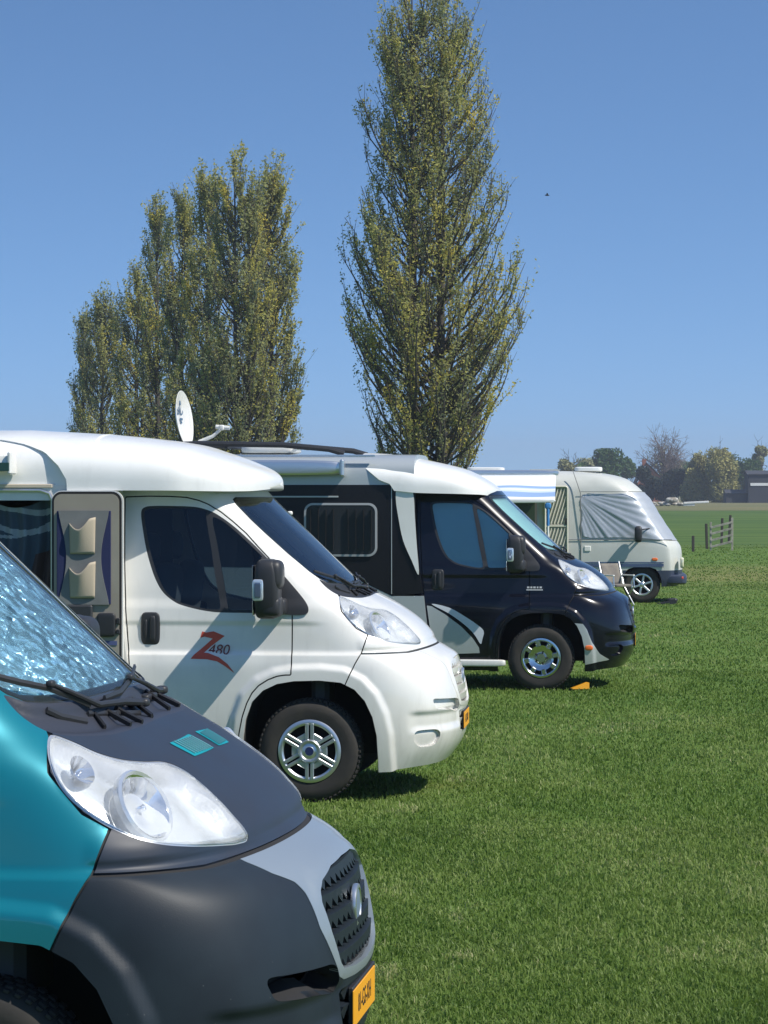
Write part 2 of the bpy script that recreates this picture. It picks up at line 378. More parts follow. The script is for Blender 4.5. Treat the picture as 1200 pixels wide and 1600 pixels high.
GLASSF=[(-.2,1.422),(.2,1.422),(.45,1.420),(.64,1.426),(.72,1.434),(.765,1.46),(.786,1.51),(.795,1.62),(.785,1.76),(.775,1.85),(.757,1.95),(.74,1.985),(.70,2.0),(-.2,2.0)]
HEAD=cr([(.612,1.343),(.52,1.322),(.43,1.289),(.317,1.265),(.189,1.252),(.06,1.243),(-.03,1.213),(-.10,1.147),(-.155,1.085),(-.20,1.026),(-.12,1.018),(-.02,1.022),(.172,1.034),(.338,1.05),(.446,1.072),(.54,1.105),(.62,1.149),(.675,1.20),(.692,1.254),(.672,1.306)],4)
GRILLE=[(-.3,.915),(0,.915),(.2,.91),(.35,.887),(.405,.862),(.425,.83),(.405,.74),(.37,.65),(.345,.628),(.2,.615),(0,.607),(-.3,.607)]
SILV=[(-.3,1.2),(.66,1.2),(.62,1.02),(.607,.97),(.576,.934),(.51,.902),(.487,.868),(.466,.763),(.408,.66),(.378,.608),(.34,.594),(.2,.586),(0,.58),(-.3,.58)]
SLOT=cr([(.79,.668),(.70,.666),(.603,.661),(.50,.656),(.414,.649),(.385,.62),(.372,.575),(.39,.562),(.48,.572),(.579,.583),(.68,.592),(.76,.602),(.785,.63)],4)
LOWIN=[(-.3,.575),(.33,.565),(.35,.555),(.33,.44),(.31,.425),(-.3,.425)]
FOG=cr([(.902,.434),(.89,.464),(.82,.470),(.735,.462),(.705,.42),(.735,.368),(.79,.355),(.85,.358),(.89,.39)],4)
DOOR=[(-1.256,1.99),(-1.25,2.003),(-1.10,2.008),(-.95,2.006),(-.844,2.0),(-.76,1.98),(-.695,1.954),(-.61,1.903),(-.529,1.84),(-.44,1.763),(-.361,1.678),(-.29,1.605),(-.227,1.534),(-.17,1.46),(-.135,1.41),(-.122,1.373),(-.118,1.2),(-.118,.838),(-.16,.837),(-.21,.829),(-.269,.806),(-.33,.768),(-.375,.718),(-.41,.65),(-.44,.56),(-.462,.45),(-.475,.32),(-1.05,.30),(-1.10,.32),(-1.14,.5),(-1.185,.8),(-1.21,1.05),(-1.228,1.269),(-1.243,1.55),(-1.252,1.8)]
WINO=cr([(-1.145,1.90),(-1.12,1.935),(-1.06,1.943),(-.94,1.943),(-.80,1.938),(-.72,1.923),(-.64,1.89),(-.53,1.815),(-.42,1.72),(-.33,1.635),(-.25,1.55),(-.20,1.475),(-.175,1.40),(-.172,1.30),(-.187,1.245),(-.25,1.24),(-.42,1.24),(-.594,1.242),(-.68,1.25),(-.758,1.264),(-.83,1.282),(-.889,1.303),(-.95,1.343),(-.995,1.39),(-1.035,1.46),(-1.07,1.55),(-1.103,1.66),(-1.13,1.79)],4)
WINA=cr([(-1.124,1.895),(-1.10,1.92),(-1.03,1.927),(-.90,1.927),(-.80,1.925),(-.715,1.913),(-.708,1.87),(-.69,1.775),(-.665,1.65),(-.64,1.5),(-.61,1.36),(-.596,1.275),(-.62,1.262),(-.69,1.266),(-.77,1.283),(-.84,1.300),(-.893,1.322),(-.95,1.363),(-.985,1.41),(-1.02,1.48),(-1.053,1.57),(-1.085,1.68),(-1.11,1.80)],4)
WINB=cr([(-.665,1.855),(-.63,1.86),(-.58,1.832),(-.509,1.775),(-.44,1.715),(-.37,1.650),(-.315,1.595),(-.292,1.55),(-.285,1.48),(-.30,1.40),(-.33,1.30),(-.36,1.265),(-.45,1.26),(-.53,1.262),(-.548,1.29),(-.57,1.40),(-.60,1.55),(-.63,1.70)],4)
MPATCH=cr([(-.335,1.60),(-.27,1.58),(-.203,1.505),(-.124,1.418),(-.06,1.345),(-.02,1.29),(-.012,1.255),(-.03,1.232),(-.10,1.226),(-.19,1.234),(-.255,1.25),(-.275,1.35),(-.295,1.47)],4)
def make_soup():
    g=surface(290,250)
    def normals(g):
        du=np.gradient(g,axis=1); dv=np.gradient(g,axis=0); N=np.cross(dv,du)
        N/=np.maximum(np.linalg.norm(N,axis=2,keepdims=True),1e-9)
        if N[100,5,1]<0: N=-N
        N[:,-1,1]=0; N/=np.linalg.norm(N,axis=2,keepdims=True); return N
    N=normals(g); h=features(g,N); g=g+N*h[...,None]; g[:,-1,1]=0; N=normals(g)
    A=np.concatenate([g.reshape(-1,3),N.reshape(-1,3)],1); R,C=g.shape[:2]
    i=np.arange(R-1)[:,None]*C+np.arange(C-1)[None]; i=i.ravel()
    F=np.concatenate([np.stack([i,i+1,i+C+1],1),np.stack([i,i+C+1,i+C],1)])
    fn=np.cross(A[F[:,1],:3]-A[F[:,0],:3],A[F[:,2],:3]-A[F[:,0],:3])
    if (fn*A[F[:,0],3:6]).sum(1).mean()<0: F=F[:,::-1]
    # output coordinates are mirrored (Y=-n), so flip here once
    return A,F[:,::-1]
SOUP=make_soup()
BVHS=BVHTree.FromPolygons([tuple(v[:3]) for v in SOUP[0]],[tuple(int(i) for i in f) for f in SOUP[1]])
def onside(s,z,off=0):
    h=BVHS.ray_cast(Vector((s,3,z)),Vector((0,-1,0)))
    return (s,(h[0].y if h[0] else .95)+off,z)
def onfront(n,z,off=0):
    h=BVHS.ray_cast(Vector((3,abs(n),z)),Vector((-1,0,0)))
    return ((h[0].x if h[0] else .9)+off,n,z)
def nearest_n(s,n,z): 
    h=BVHS.find_nearest(Vector((s,abs(n),z))); return h
def L(p): return (p[0],-p[1],p[2])         # (s,n,z) -> local blender
G=.0035
REG={}
_,S,_=carve(SOUP,lambda A: np.maximum(sdf(A[:,[0,2]],ARCH),.5-A[:,1]))
REG['glass'],S,REG['g1']=carve(S,lambda A: np.maximum(sdf(A[:,[1,2]],GLASSF),-1.2-A[:,0]),.004)
REG['cowl'],S,_=carve(S,lambda A: np.maximum(sdf(A[:,[1,2]],COWL),-.02-A[:,0]))
REG['head'],S,REG['g2']=carve(S,oblique(HEAD),.003)
REG['mpatch'],S,_=carve(S,side(MPATCH,.5))
D,S,REG['g3']=carve(S,side(DOOR,.5),.0045)
wo,REG['door'],_=carve(D,side(WINO,.5))
REG['wA'],wo,_=carve(wo,side(WINA,.5)); REG['wB'],REG['wframe'],_=carve(wo,side(WINB,.5))
FR,REG['body'],REG['g4']=carve(S,side(FRONTREG,-1),.004)
seamz=lambda A: A[:,2]-(.976+.022*(1-np.clip(A[:,1]/.75,0,1)**2))
BU,REG['hood'],REG['g5']=carve(FR,seamz,.005)
REG['grille'],BU,_=carve(BU,front(GRILLE,.6))
REG['surround'],BU,_=carve(BU,front(SILV,.5))
REG['slot'],BU,_=carve(BU,front(SLOT,.5)); REG['lowin'],BU,_=carve(BU,front(LOWIN,.6)); REG['fog'],BU,_=carve(BU,front(FOG,.5)); REG['bumper']=BU
HV1=[(.04,1.247),(.26,1.242),(.27,1.283),(.05,1.289)]; HV2=[(-.3,1.247),(.0,1.247),(.0,1.289),(-.3,1.289)]
REG['vent'],REG['hoodv'],_=carve(REG['hood'],front([(.05,1.238),(.29,1.233),(.325,1.282),(.06,1.291)],.2))
def wheel(root,s,n,kind,side_=1,turn=0,name='wheel'):
    w=empty(name,(0,0,0)); w.parent=root; w.location=(s,-n*side_,.337); w.rotation_euler=(0,turn,math.pi if side_<0 else 0)
    # local: axle along Y, outer face at -Y
    m=MB(); R=.337
    prof=[(.205,.09),(.215,.10),(.26,.107),(.30,.104),(.322,.088),(.333,.07),(.337,.04),(.3375,.0),(.337,-.04),(.333,-.07),(.322,-.088),(.30,-.104),(.26,-.107),(.215,-.10),(.202,-.085),(.200,0)]
    m.lathe(prof,k=72)
    for i in range(60):     # tread blocks
        for y,dy,o in ((-.052,.017,0),(-.0,.014,.5),(.052,.017,0)):
            t=2*math.pi*(i+o)/60; R_=Matrix.Rotation(-t,3,'Y')
            c=R_@Vector((.338,0,0)); m.box((c.x,y,c.z),(.0045,dy,.0125),.002,R_)
        t=2*math.pi*i/60; R_=Matrix.Rotation(-t,3,'Y'); c=R_@Vector((.331,0,0)); m.box((c.x,-.083,c.z),(.005,.010,.009),.002,R_)
    m.build('tyre',rubber,w)
    m=MB(); m.lathe([(.0,-.03),(.12,-.03),(.19,-.045),(.20,-.06)],k=40); m.build('brake_disc',dark,w)
    m=MB()
    if kind=='cover':      # hub cap with six double spokes
        m.lathe([(.170,-.088),(.172,-.100),(.183,-.108),(.198,-.108),(.207,-.103),(.209,-.092)],k=64)
        m.lathe([(.0,-.112),(.030,-.113),(.034,-.110),(.052,-.108),(.060,-.118),(.070,-.119),(.078,-.110),(.083,-.096)],k=48)
        for i in range(6):
            t=math.radians(90+60*i); R_=Matrix.Rotation(-t,3,'Y')
            for dz in (-.017,.017):
                c=R_@Vector((.128,0,dz)); m.box((c.x,-.102,c.z),(.055,.009,.0115),.004,R_)
            t2=t+math.radians(30); R2=Matrix.Rotation(-t2,3,'Y'); c=R2@Vector((.100,0,0)); m.box((c.x,-.096,c.z),(.018,.008,.034),.006,R2)
        m.build('hub_cap',alu,w)
        m=MB(); m.lathe([(0,-.114),(.028,-.114)],k=24); m.build('hub_emblem',mat('emblem blue',(.02,.03,.10),.2),w)
    elif kind=='alloy':     # seven-hole polished wheel
        m.lathe([(.165,-.080),(.172,-.095),(.185,-.104),(.204,-.102),(.209,-.088)],k=64)
        m.lathe([(0,-.085),(.045,-.085),(.055,-.072),(.085,-.070),(.120,-.085),(.130,-.09),(.132,-.075)],k=48)
        for i in range(8):
            t=2*math.pi*i/8+.2; R_=Matrix.Rotation(-t,3,'Y'); c=R_@Vector((.148,0,0)); m.box((c.x,-.086,c.z),(.030,.012,.026),.008,R_)
        m.build('alloy_rim',mat('polished alloy',(.55,.57,.58),.16,1),w)
        m=MB()
        for i in range(5):
            t=2*math.pi*i/5; m.lathe([(0,-.082),(.009,-.082),(.010,-.07)],(.063*math.cos(t),0,.063*math.sin(t)),k=8)
        m.build('wheel_bolt',dark,w)
    else:                   # six-spoke alloy
        m.lathe([(.165,-.080),(.172,-.095),(.185,-.104),(.204,-.102),(.209,-.088)],k=64)
        m.lathe([(0,-.10),(.03,-.10),(.045,-.09),(.06,-.08)],k=32)
        for i in range(6):
            t=2*math.pi*i/6+.3; R_=Matrix.Rotation(-t,3,'Y'); c=R_@Vector((.115,0,0)); m.box((c.x,-.09,c.z),(.07,.010,.019),.006,R_)
        m.build('alloy_rim',alu,w)
    return w
foil=None
def foilmat(name,base,rough,streak):
    m=bpy.data.materials.new(name); m.use_nodes=True; n=m.node_tree; b=n.nodes['Principled BSDF']
    b.inputs['Base Color'].default_value=(*base,1); b.inputs['Metallic'].default_value=.72; b.inputs['Roughness'].default_value=rough
    tc=n.nodes.new('ShaderNodeTexCoord'); mp=n.nodes.new('ShaderNodeMapping'); mp.inputs['Scale'].default_value=streak
    t=n.nodes.new('ShaderNodeTexNoise'); t.inputs['Scale'].default_value=4; t.inputs['Detail'].default_value=5; t.inputs['Roughness'].default_value=.68; t.inputs['Distortion'].default_value=1.2
    v=n.nodes.new('ShaderNodeTexVoronoi'); v.inputs['Scale'].default_value=16; v.feature='SMOOTH_F1'
    ad=n.nodes.new('ShaderNodeMath'); ad.operation='ADD'
    bp=n.nodes.new('ShaderNodeBump'); bp.inputs['Strength'].default_value=1; bp.inputs['Distance'].default_value=.045
    n.links.new(tc.outputs['Object'],mp.inputs[0]); n.links.new(mp.outputs[0],t.inputs['Vector']); n.links.new(mp.outputs[0],v.inputs['Vector'])
    vc=n.nodes.new('ShaderNodeTexVoronoi'); vc.inputs['Scale'].default_value=17; vc.inputs['Randomness'].default_value=1; ge=n.nodes.new('ShaderNodeVectorMath'); ge.operation='SUBTRACT'; ge.inputs[1].default_value=(.5,.5,.5)
    tw=n.nodes.new('ShaderNodeTexNoise'); tw.inputs['Scale'].default_value=7; tw.inputs['Detail'].default_value=3; wv=n.nodes.new('ShaderNodeVectorMath'); wv.operation='MULTIPLY_ADD'; wv.inputs[1].default_value=(.22,.22,.22)
    n.links.new(mp.outputs[0],tw.inputs['Vector']); n.links.new(tw.outputs['Color'],wv.inputs[0]); n.links.new(mp.outputs[0],wv.inputs[2]); n.links.new(wv.outputs[0],vc.inputs['Vector'])
    n.links.new(vc.outputs['Color'],ge.inputs[0]); gs_=n.nodes.new('ShaderNodeVectorMath'); gs_.operation='MULTIPLY_ADD'; gs_.inputs[1].default_value=(.75,.75,.75)
    n.links.new(ge.outputs[0],gs_.inputs[0]); n.links.new(bp.outputs[0],gs_.inputs[2]); nm=n.nodes.new('ShaderNodeVectorMath'); nm.operation='NORMALIZE'; n.links.new(gs_.outputs[0],nm.inputs[0])
    n.links.new(t.outputs['Fac'],ad.inputs[0]); n.links.new(v.outputs['Distance'],ad.inputs[1]); n.links.new(ad.outputs[0],bp.inputs['Height']); n.links.new(nm.outputs[0],b.inputs['Normal'])
    return m
foil=foilmat('crinkled silver blind',(.58,.86,.97),.16,(1,1.0,2.4))
refl=mat('headlight reflector',(.72,.75,.78),.25,.65,bump=(9,.35,.02))
def lampdish(root,s,n,z,r,par,facing=(1,.28,.1)):
    m=MB(); m.lathe([(r*.16,-.05*r/.07),(r*.45,-.042*r/.07),(r*.75,-.024*r/.07),(r,0),(r*1.04,.002)],axis='X',k=28)
    m.lathe([(0,.0),(r*.10,-.006),(r*.13,-.05)],axis='X',k=12)
    o=m.build('reflector_bowl',chrome,par); f=Vector((facing[0],-facing[1],facing[2])).normalized()
    o.location=(s,-n,z); o.rotation_euler=f.to_track_quat('X','Z').to_euler(); return o
def cab(root,cfg):
    P=cfg['paint']; near_far=(('near',1),('far',-1))
    panel('windscreen',REG['glass'],cfg.get('glass',glfront),root,off=-.001,skirt=.006)
    if cfg.get('foil'):
        panel('windscreen_blind',REG['glass'],cfg['foil'],root,off=-.022,skirt=0)
    A,F=REG['glass']; rim=[]
    _,(A2,F2),_=carve((A,F),lambda A:(sdf(A[:,[1,2]],GLASSF)+.022))
    panel('windscreen_seal',[(A2,F2),REG['g1']],mat('glass frit',(.03,.034,.036),.25),root,off=-.004,skirt=.03)
    panel('cowl_panel',REG['cowl'],black if not cfg.get('cowl') else cfg['cowl'],root,skirt=.03)
    panel('bonnet',REG['hood'],cfg.get('hood',P),root,skirt=.02)
    if cfg.get('vents'):
        for w,(a,b) in (('near',(.07,.31)),('far',(.0,.17))):
            v,_,_=carve(REG['hood'],front([(a,1.247),(b,1.243),(b+.02,1.283),(a+.01,1.289)],.2))
            o=panel('bonnet_vent',[v],mat('teal mesh',(.0,.26,.31),.5,.1,bump=(160,1,.004)),root,w,off=.002,skirt=0)
            P0=o.data.vertices; m=MB()
            for k in range(1,9):
                nn=(a+(b-a)*k/9)*(1 if w=='near' else -1); pp=[onfront(abs(nn)+.01*t,1.249+.035*t,.004) for t in (0,.5,1)]; m.tube([(q[0],-(q[1] if w=='near' else -q[1]),q[2]+.003) for q in pp],.0018,4)
            m.build('vent_grid',mat('dark teal grid',(.0,.14,.18),.5),o)
    panel('front_bumper',REG['bumper'],cfg.get('bumper',P),root,skirt=.03)
    panel('panel_gap',[REG['g3'],REG['g4'],REG['g5']],seam,root,off=-.008,skirt=0)
    panel('grille_surround',REG['surround'],cfg.get('surround',P),root,off=.0015,skirt=.03)
    panel('grille_backing',[REG['grille'],REG['lowin']],dark,root,off=-.055,skirt=-.04)
    for w in ('near','far'):
        panel('bumper_slot',REG['slot'],cfg.get('slot',dark),root,w,off=-cfg.get('slotd',.03),skirt=-cfg.get('slotd',.03))
        panel('fog_lamp_recess',REG['fog'],cfg.get('fog',P),root,w,off=-.022,skirt=-.022)
    # grille slats with saw-tooth lower edges
    m=MB()
    gp=np.array(GRILLE)
    def hw(z): 
        zs=[.607,.628,.65,.74,.83,.862,.887,.915]; ns=[.30,.345,.37,.405,.425,.405,.35,.2]; return float(np.interp(z,zs,ns))-.006
    def slat(z0,w0,top,bot,tooth):
        k=int(2*w0/.066); xs=np.linspace(-w0,w0,2*k+1); V=[];Fc=[]
        for i,x in enumerate(xs):
            zb=z0-bot-(tooth if i%2 else 0)
            for zz,o in ((z0+top,-.006),(zb,-.014),(zb,-.045),(z0+top,-.04)): V.append(L(onfront(x,zz,o)))
        for i in range(len(xs)-1):
            for j in range(4): Fc.append((i*4+j,i*4+(j+1)%4,i*4+4+(j+1)%4,i*4+4+j))
        Fc+= [(0,1,2,3),tuple(4*(len(xs)-1)+j for j in (3,2,1,0))]; m.add(V,Fc)
    for z0 in (.655,.713,.771,.829,.885): slat(z0,hw(z0-.005),.016,.004,.028)
    m.build('grille_slats',cfg.get('slats',black),root,angle=20)
    m=MB()
    for z0 in (.552,.495): slat(z0,.31,.012,.004,.026)
    m.build('lower_grille',cfg.get('slats',black),root,angle=20)
    # badge
    c=onfront(0,.765,-.012); m=MB(); m.lathe([(.0,.008),(.050,.007),(.054,.012),(.064,.010),(.066,.002),(.064,-.006)],(c[0],0,c[2]),'X',40); e=m.build('round_badge',alu,root)
    m=MB(); m.lathe([(0,.0095),(.030,.0105),(.048,.0085)],(c[0],0,c[2]),'X',32); m.build('badge_disc',mat('badge enamel',(.16,.22,.30),.45,.2),e)
    # plate
    m=MB(); m.box((.953,.01,.487),(.008,.245,.064),.003); pl=m.build('plate_holder',black,root)
    m=MB(); m.box((.9625,-.01,.487),(.002,.237,.055),.001); pl=m.build('number_plate',platem,root)
    textobj(cfg['plate'],.078,ink,pl,(.9648,-.01,.487),(math.pi/2,0,math.pi/2),.0008,name='plate_characters',sx=.86)
    # headlights, doors, side parts
    for w,sg in near_far:
        h=panel('headlight',REG['head'],glclear,root,w,off=.001,skirt=.012)
        panel('headlight_rim',REG['g2'],mat('lens edge',(.55,.57,.60),.25,.6),h,w,off=-.002,skirt=.004)
        def pull(V,N): 
            d=-sdf(np.stack([V[:,1]-V[:,0],V[:,2]],1),HEAD)[:,None]; k=sm(.0,.035,d)
            return V-N*(.004+.050*k+.006*k*np.sin(V[:,0:1]*75+V[:,2:3]*30))
        panel('headlight_housing',REG['head'],refl,h,w,skirt=0,pull=pull)
        HA,HF=REG['head']; hv=HA[np.unique(HF)]
        for (u_,z_,r) in ((.315,1.160,.094),(.545,1.262,.044)):
            k_=hv[np.argmin((hv[:,1]-hv[:,0]-u_)**2+(hv[:,2]-z_)**2)]; q_=k_[:3]-k_[3:6]*(.016+r*.10); lampdish(root,q_[0],q_[1]*sg,q_[2],r,h,(k_[3]+.35,k_[4]*sg,k_[5]*.8))
            if r>.05:
                m=MB(); m.lathe([(r*1.05,.0),(r*1.13,.008),(r*1.2,.0),(r*1.2,-.02)],axis='X',k=32); o=m.build('bezel_ring',refl,h); o.location=(q_[0],-q_[1]*sg,q_[2]); o.rotation_euler=Vector((k_[3]+.35,-k_[4]*sg,k_[5]*.8)).to_track_quat('X','Z').to_euler()
        d=panel('cab_door',REG['door'],P,root,w,skirt=.03)
        panel('window_frame',REG['wframe'],black,d,w,off=-.001,skirt=.02)
        for r in ('wA','wB'): panel('door_window',REG[r],cfg.get('glass',glsidew),d,w,off=-.003,skirt=0)
        if cfg.get('blind'):
            for r in ('wA','wB'): panel('window_blind',REG[r],cfg['blind'],d,w,off=-.022,skirt=0)
        panel('mirror_base',REG['mpatch'],black,d,w,off=.012,skirt=.014)
        # handle
        q=onside(-1.06,1.135); m=MB(); m.rbox((q[0],-(q[1]-.003)*sg,1.135),(.064,.018,.108),5); hd=m.build('door_handle',black,d)
        m=MB(); m.rbox((q[0]+.018,-(q[1]+.012)*sg,1.135),(.017,.016,.085),4); m.rbox((q[0]-.028,-(q[1]+.012)*sg,1.135),(.009,.012,.06),3); m.build('grip',black,hd)
        # wheel well
        A_=np.array(cr(ARCH[1:-1],3,False)); m=MB(); V=[];Fc=[]
        for i,(a,b) in enumerate(A_):
            V+=[(a,-1.0*sg,b),(a,-.97*sg,b),(a,-.5*sg,b)]
        for i in range(len(A_)-1):
            for j in (0,1): Fc.append((i*3+j,i*3+j+1,i*3+4+j,i*3+3+j))
        Fc.append(tuple(i*3+2 for i in range(len(A_)))); m.add(V,Fc); m.build('wheel_well',dark,root)
        wheel(root,0,.90,cfg['wheel'],sg,turn=cfg.get('turn',.2))
        mirror(root,sg,cfg,d)
    rest=[REG['body'] if cfg.get('tall') else carve(REG['body'],lambda A:A[:,2]-2.05)[0]]
    panel('cab_body',rest,P,root,skirt=.03)
    # underside and interior
    m=MB(); m.box((-.9,0,.33),(.46,.92,.05)); m.box((.0,0,.38),(.5,.48,.10)); m.box((.62,0,.30),(.20,.55,.04)); m.build('underbody',dark,root)
    m=MB(); m.rbox((-.06,0,1.14),(.26,.84,.13),4); m.box((.05,0,.85),(.06,.84,.28),.03)
    m.rbox((-.20,.40,1.22),(.14,.22,.07),3); m.build('dashboard',mat('dashboard plastic',(.05,.052,.056),.6,bump=(90,.3,.003)),root)
    m=MB(); 
    for y in (-.45,.45):
        m.rbox((-.82,y,.82),(.27,.25,.10),4); m.rbox((-1.08,y,1.20),(.09,.25,.36),4,R=Matrix.Rotation(.18,3,'Y')@Matrix.Identity(3)); m.rbox((-1.15,y,1.66),(.055,.14,.10),3)
    m.build('cab_seats',seatm,root)
    m=MB(); tp=[(-.42+.17*math.cos(t)*.45*-1,.42+.19*math.sin(t),1.22+.19*math.cos(t)*.85) for t in np.linspace(0,2*math.pi,25)]
    m.tube(tp,.014,6,False); m.tube([(-.42,.42,1.22),(-.2,.42,1.13)],.03,6); m.tube([(-.42,.24,1.22),(-.42,.60,1.22)],.016,5); m.build('steering_wheel',black,root)
    wipers(root)
def textobj(s,size,m,parent,loc,rot,ext=.001,name='lettering',sx=1,shear=0,align='CENTER'):
    c=bpy.data.curves.new(name,'FONT'); c.body=s; c.size=size; c.extrude=ext; c.align_x=align; c.align_y='CENTER'; c.resolution_u=3; c.shear=shear
    t=bpy.data.objects.new(name,c); COL.objects.link(t)
    dg=bpy.context.evaluated_depsgraph_get(); me=bpy.data.meshes.new_from_object(t.evaluated_get(dg)); bpy.data.objects.remove(t); bpy.data.curves.remove(c)
    me.name=name; me.materials.clear(); me.materials.append(m); o=bpy.data.objects.new(name,me); COL.objects.link(o); o.parent=parent; o.location=loc; o.rotation_euler=rot; o.scale=(sx,1,1); return o
def mirror(root,sg,cfg,d):
    c=(-.255,-1.155*sg,1.405)
    m=MB()
    def tp(x,y,z):
        k=1-.10*max(0,z); return (x*(k)+.10*x*0,y*(1-.15*max(0,-z)),z)
    m.rbox(c,(.085,.125,.195),4.5,taper=tp); m.rbox((c[0]+.03,c[1],c[2]+.09),(.075,.115,.10),4); m.rbox((c[0]+.028,c[1],c[2]-.115),(.07,.11,.07),4)
    for zz in (1.31,1.26): m.tube([(-.19,-.95*sg,zz),(-.21,-1.08*sg,zz+.01)],.022,8)
    m.rbox((-.19,-1.0*sg,1.285),(.04,.07,.055),4)
    mr=m.build('wing_mirror',black,root)
    m=MB(); m.box((c[0]-.084,c[1],c[2]+.055),(.003,.105,.10),.002); m.box((c[0]-.084,c[1],c[2]-.12),(.003,.10,.05),.002); m.build('mirror_glass',chrome,mr)
    m=MB(); m.rbox((c[0]-.048,c[1]-.117*sg,c[2]-.005),(.036,.012,.070),6); m.build('indicator_lens',mat('pale lens',(.62,.68,.74),.12,.5),mr)
    m=MB(); m.rbox((c[0]-.048,c[1]-.128*sg,c[2]-.005),(.022,.004,.050),6); m.build('indicator_centre',mat('smoked lens',(.20,.25,.34),.1,.6),mr)
def wipers(root):
    def pt(n,z,o): p=onfront(n,z,0); h=nearest_n(*p); q=h[0]; nn=h[1]; nn=nn if nn.x>0 else -nn; return (q.x+nn.x*o,-(q.y+nn.y*o)*(1 if n>=0 else -1),q.z+nn.z*o)
    for bl,arm in (([(.77,1.50),(.69,1.475),(.584,1.452),(.52,1.428),(.43,1.40)],[(.575,1.455),(.52,1.428),(.40,1.395),(.16,1.372),(-.02,1.355)]),
                   ([(.30,1.405),(.10,1.412),(-.15,1.43),(-.40,1.452)],[(-.1,1.43),(-.22,1.41),(-.42,1.38),(-.58,1.355)])):
        m=MB(); m.tube([pt(n,z,.016) for n,z in bl],.006,6,flat=1.8); P=[pt(n,z,.028) for n,z in arm]; m.tube(P,[.006,.008,.010,.011,.012][:len(P)],8)
        c=P[0]; m.rbox(c,(.012,.022,.010),4); c=P[-1]; m.rbox(c,(.020,.022,.014),3)
        m.build('wiper',black,root)
    # cowl ribs and washer channels
    m=MB()
    for a in ([(.66,1.405),(.60,1.38),(.50,1.355)],[(.44,1.375),(.25,1.36),(.05,1.345)],[(.30,1.35),(.12,1.375),(-.1,1.385)],[(.46,1.335),(.40,1.372)],[(.36,1.335),(.30,1.372)],[(.26,1.335),(.2,1.372)],[(.10,1.34),(-.05,1.38)],[(-.2,1.34),(-.3,1.39)],[(-.4,1.335),(-.45,1.38)]):
        m.tube([pt(n,z,.005) for n,z in a],.005,5,flat=2)
    m.rbox(pt(.0,1.372,.010),(.03,.045,.012),4); m.rbox(pt(-.3,1.372,.006),(.02,.07,.012),4)
    m.build('cowl_grille',black,root)
def world_pose(wx,D,a):
    a=math.radians(a); return (wx+.95*math.sin(a), D+.95*math.cos(a),0), -a
def roofcap(name,root,st,p,m,start=None,ns=60,nth=56,inset=.05):
    """lofted roof moulding; start: list of (z,s) giving the curved rear edge"""
    st=np.array(st); tip=st[-1,0]; V=[];F=[]
    sd=np.array(start) if start is not None else None
    for i in range(-1 if start is not None else 0,ns+1):
        t=max(i,0)/ns; t=1-(1-t)**1.7
        for j in range(nth+1):
            th=math.pi*(j/nth-.5); q=abs(math.cos(th))**(2/p); r=math.copysign(abs(math.sin(th))**(2/p),th)
            if sd is not None:
                zz=st[0,2]+(st[0,3]-st[0,2])*q; s0=float(np.interp(zz,sd[:,0],sd[:,1]))
            else: s0=st[0,0]
            s=s0+(tip-s0)*t
            nm,zb,zt=[float(np.interp(s,st[:,0],st[:,k])) for k in (1,2,3)]
            n=nm*r; z=zb+(zt-zb)*q
            if i<0: n*=1-inset/1.1; z-=inset*q
            V.append((s,-n,z))
    R=(len(V)//(nth+1))
    for i in range(R-1):
        for j in range(nth): a=i*(nth+1)+j; F.append((a,a+1,a+nth+2,a+nth+1))
    for i in range(1 if start is not None else 0,R-1):    # underside
        a=i*(nth+1); F.append((a,a+nth+1,a+2*nth+1,a+nth))
    F.append(tuple((R-1)*(nth+1)+j for j in range(nth+1)))
    b=MB(); b.add(V,F); return b.build(name,m,root,angle=50)
def smooth_st(st):
    st=np.array(st); o=cr(st,6,False); o=o[np.argsort(o[:,0])]; return o
def refine(S,bb,times):
    A,F=S
    for _ in range(times):
        c=A[F][:,:,[0,2]].mean(1); k=(c[:,0]>bb[0])&(c[:,0]<bb[1])&(c[:,1]>bb[2])&(c[:,1]<bb[3]); G=F[k]
        e=np.sort(np.concatenate([G[:,[0,1]],G[:,[1,2]],G[:,[2,0]]]),1); U,inv=np.unique(e,axis=0,return_inverse=True); inv=inv.ravel()+len(A); n=len(G)
        ab,bc,ca=inv[:n],inv[n:2*n],inv[2*n:]; A=np.concatenate([A,(A[U[:,0]]+A[U[:,1]])/2]); a,b,c_=G.T
        F=np.concatenate([F[~k],np.stack([a,ab,ca],1),np.stack([ab,b,bc],1),np.stack([ca,bc,c_],1),np.stack([ab,bc,ca],1)])
    return A,F
def wallpoly(name,root,poly,n0,n1,m,parent=None):
    b=MB(); b.prism(poly,-n0,-n1); return b.build(name,m,parent or root)
def wallfar(name,root,poly,n0,n1,m): b=MB(); b.prism(poly,n0,n1); return b.build(name,m,root)
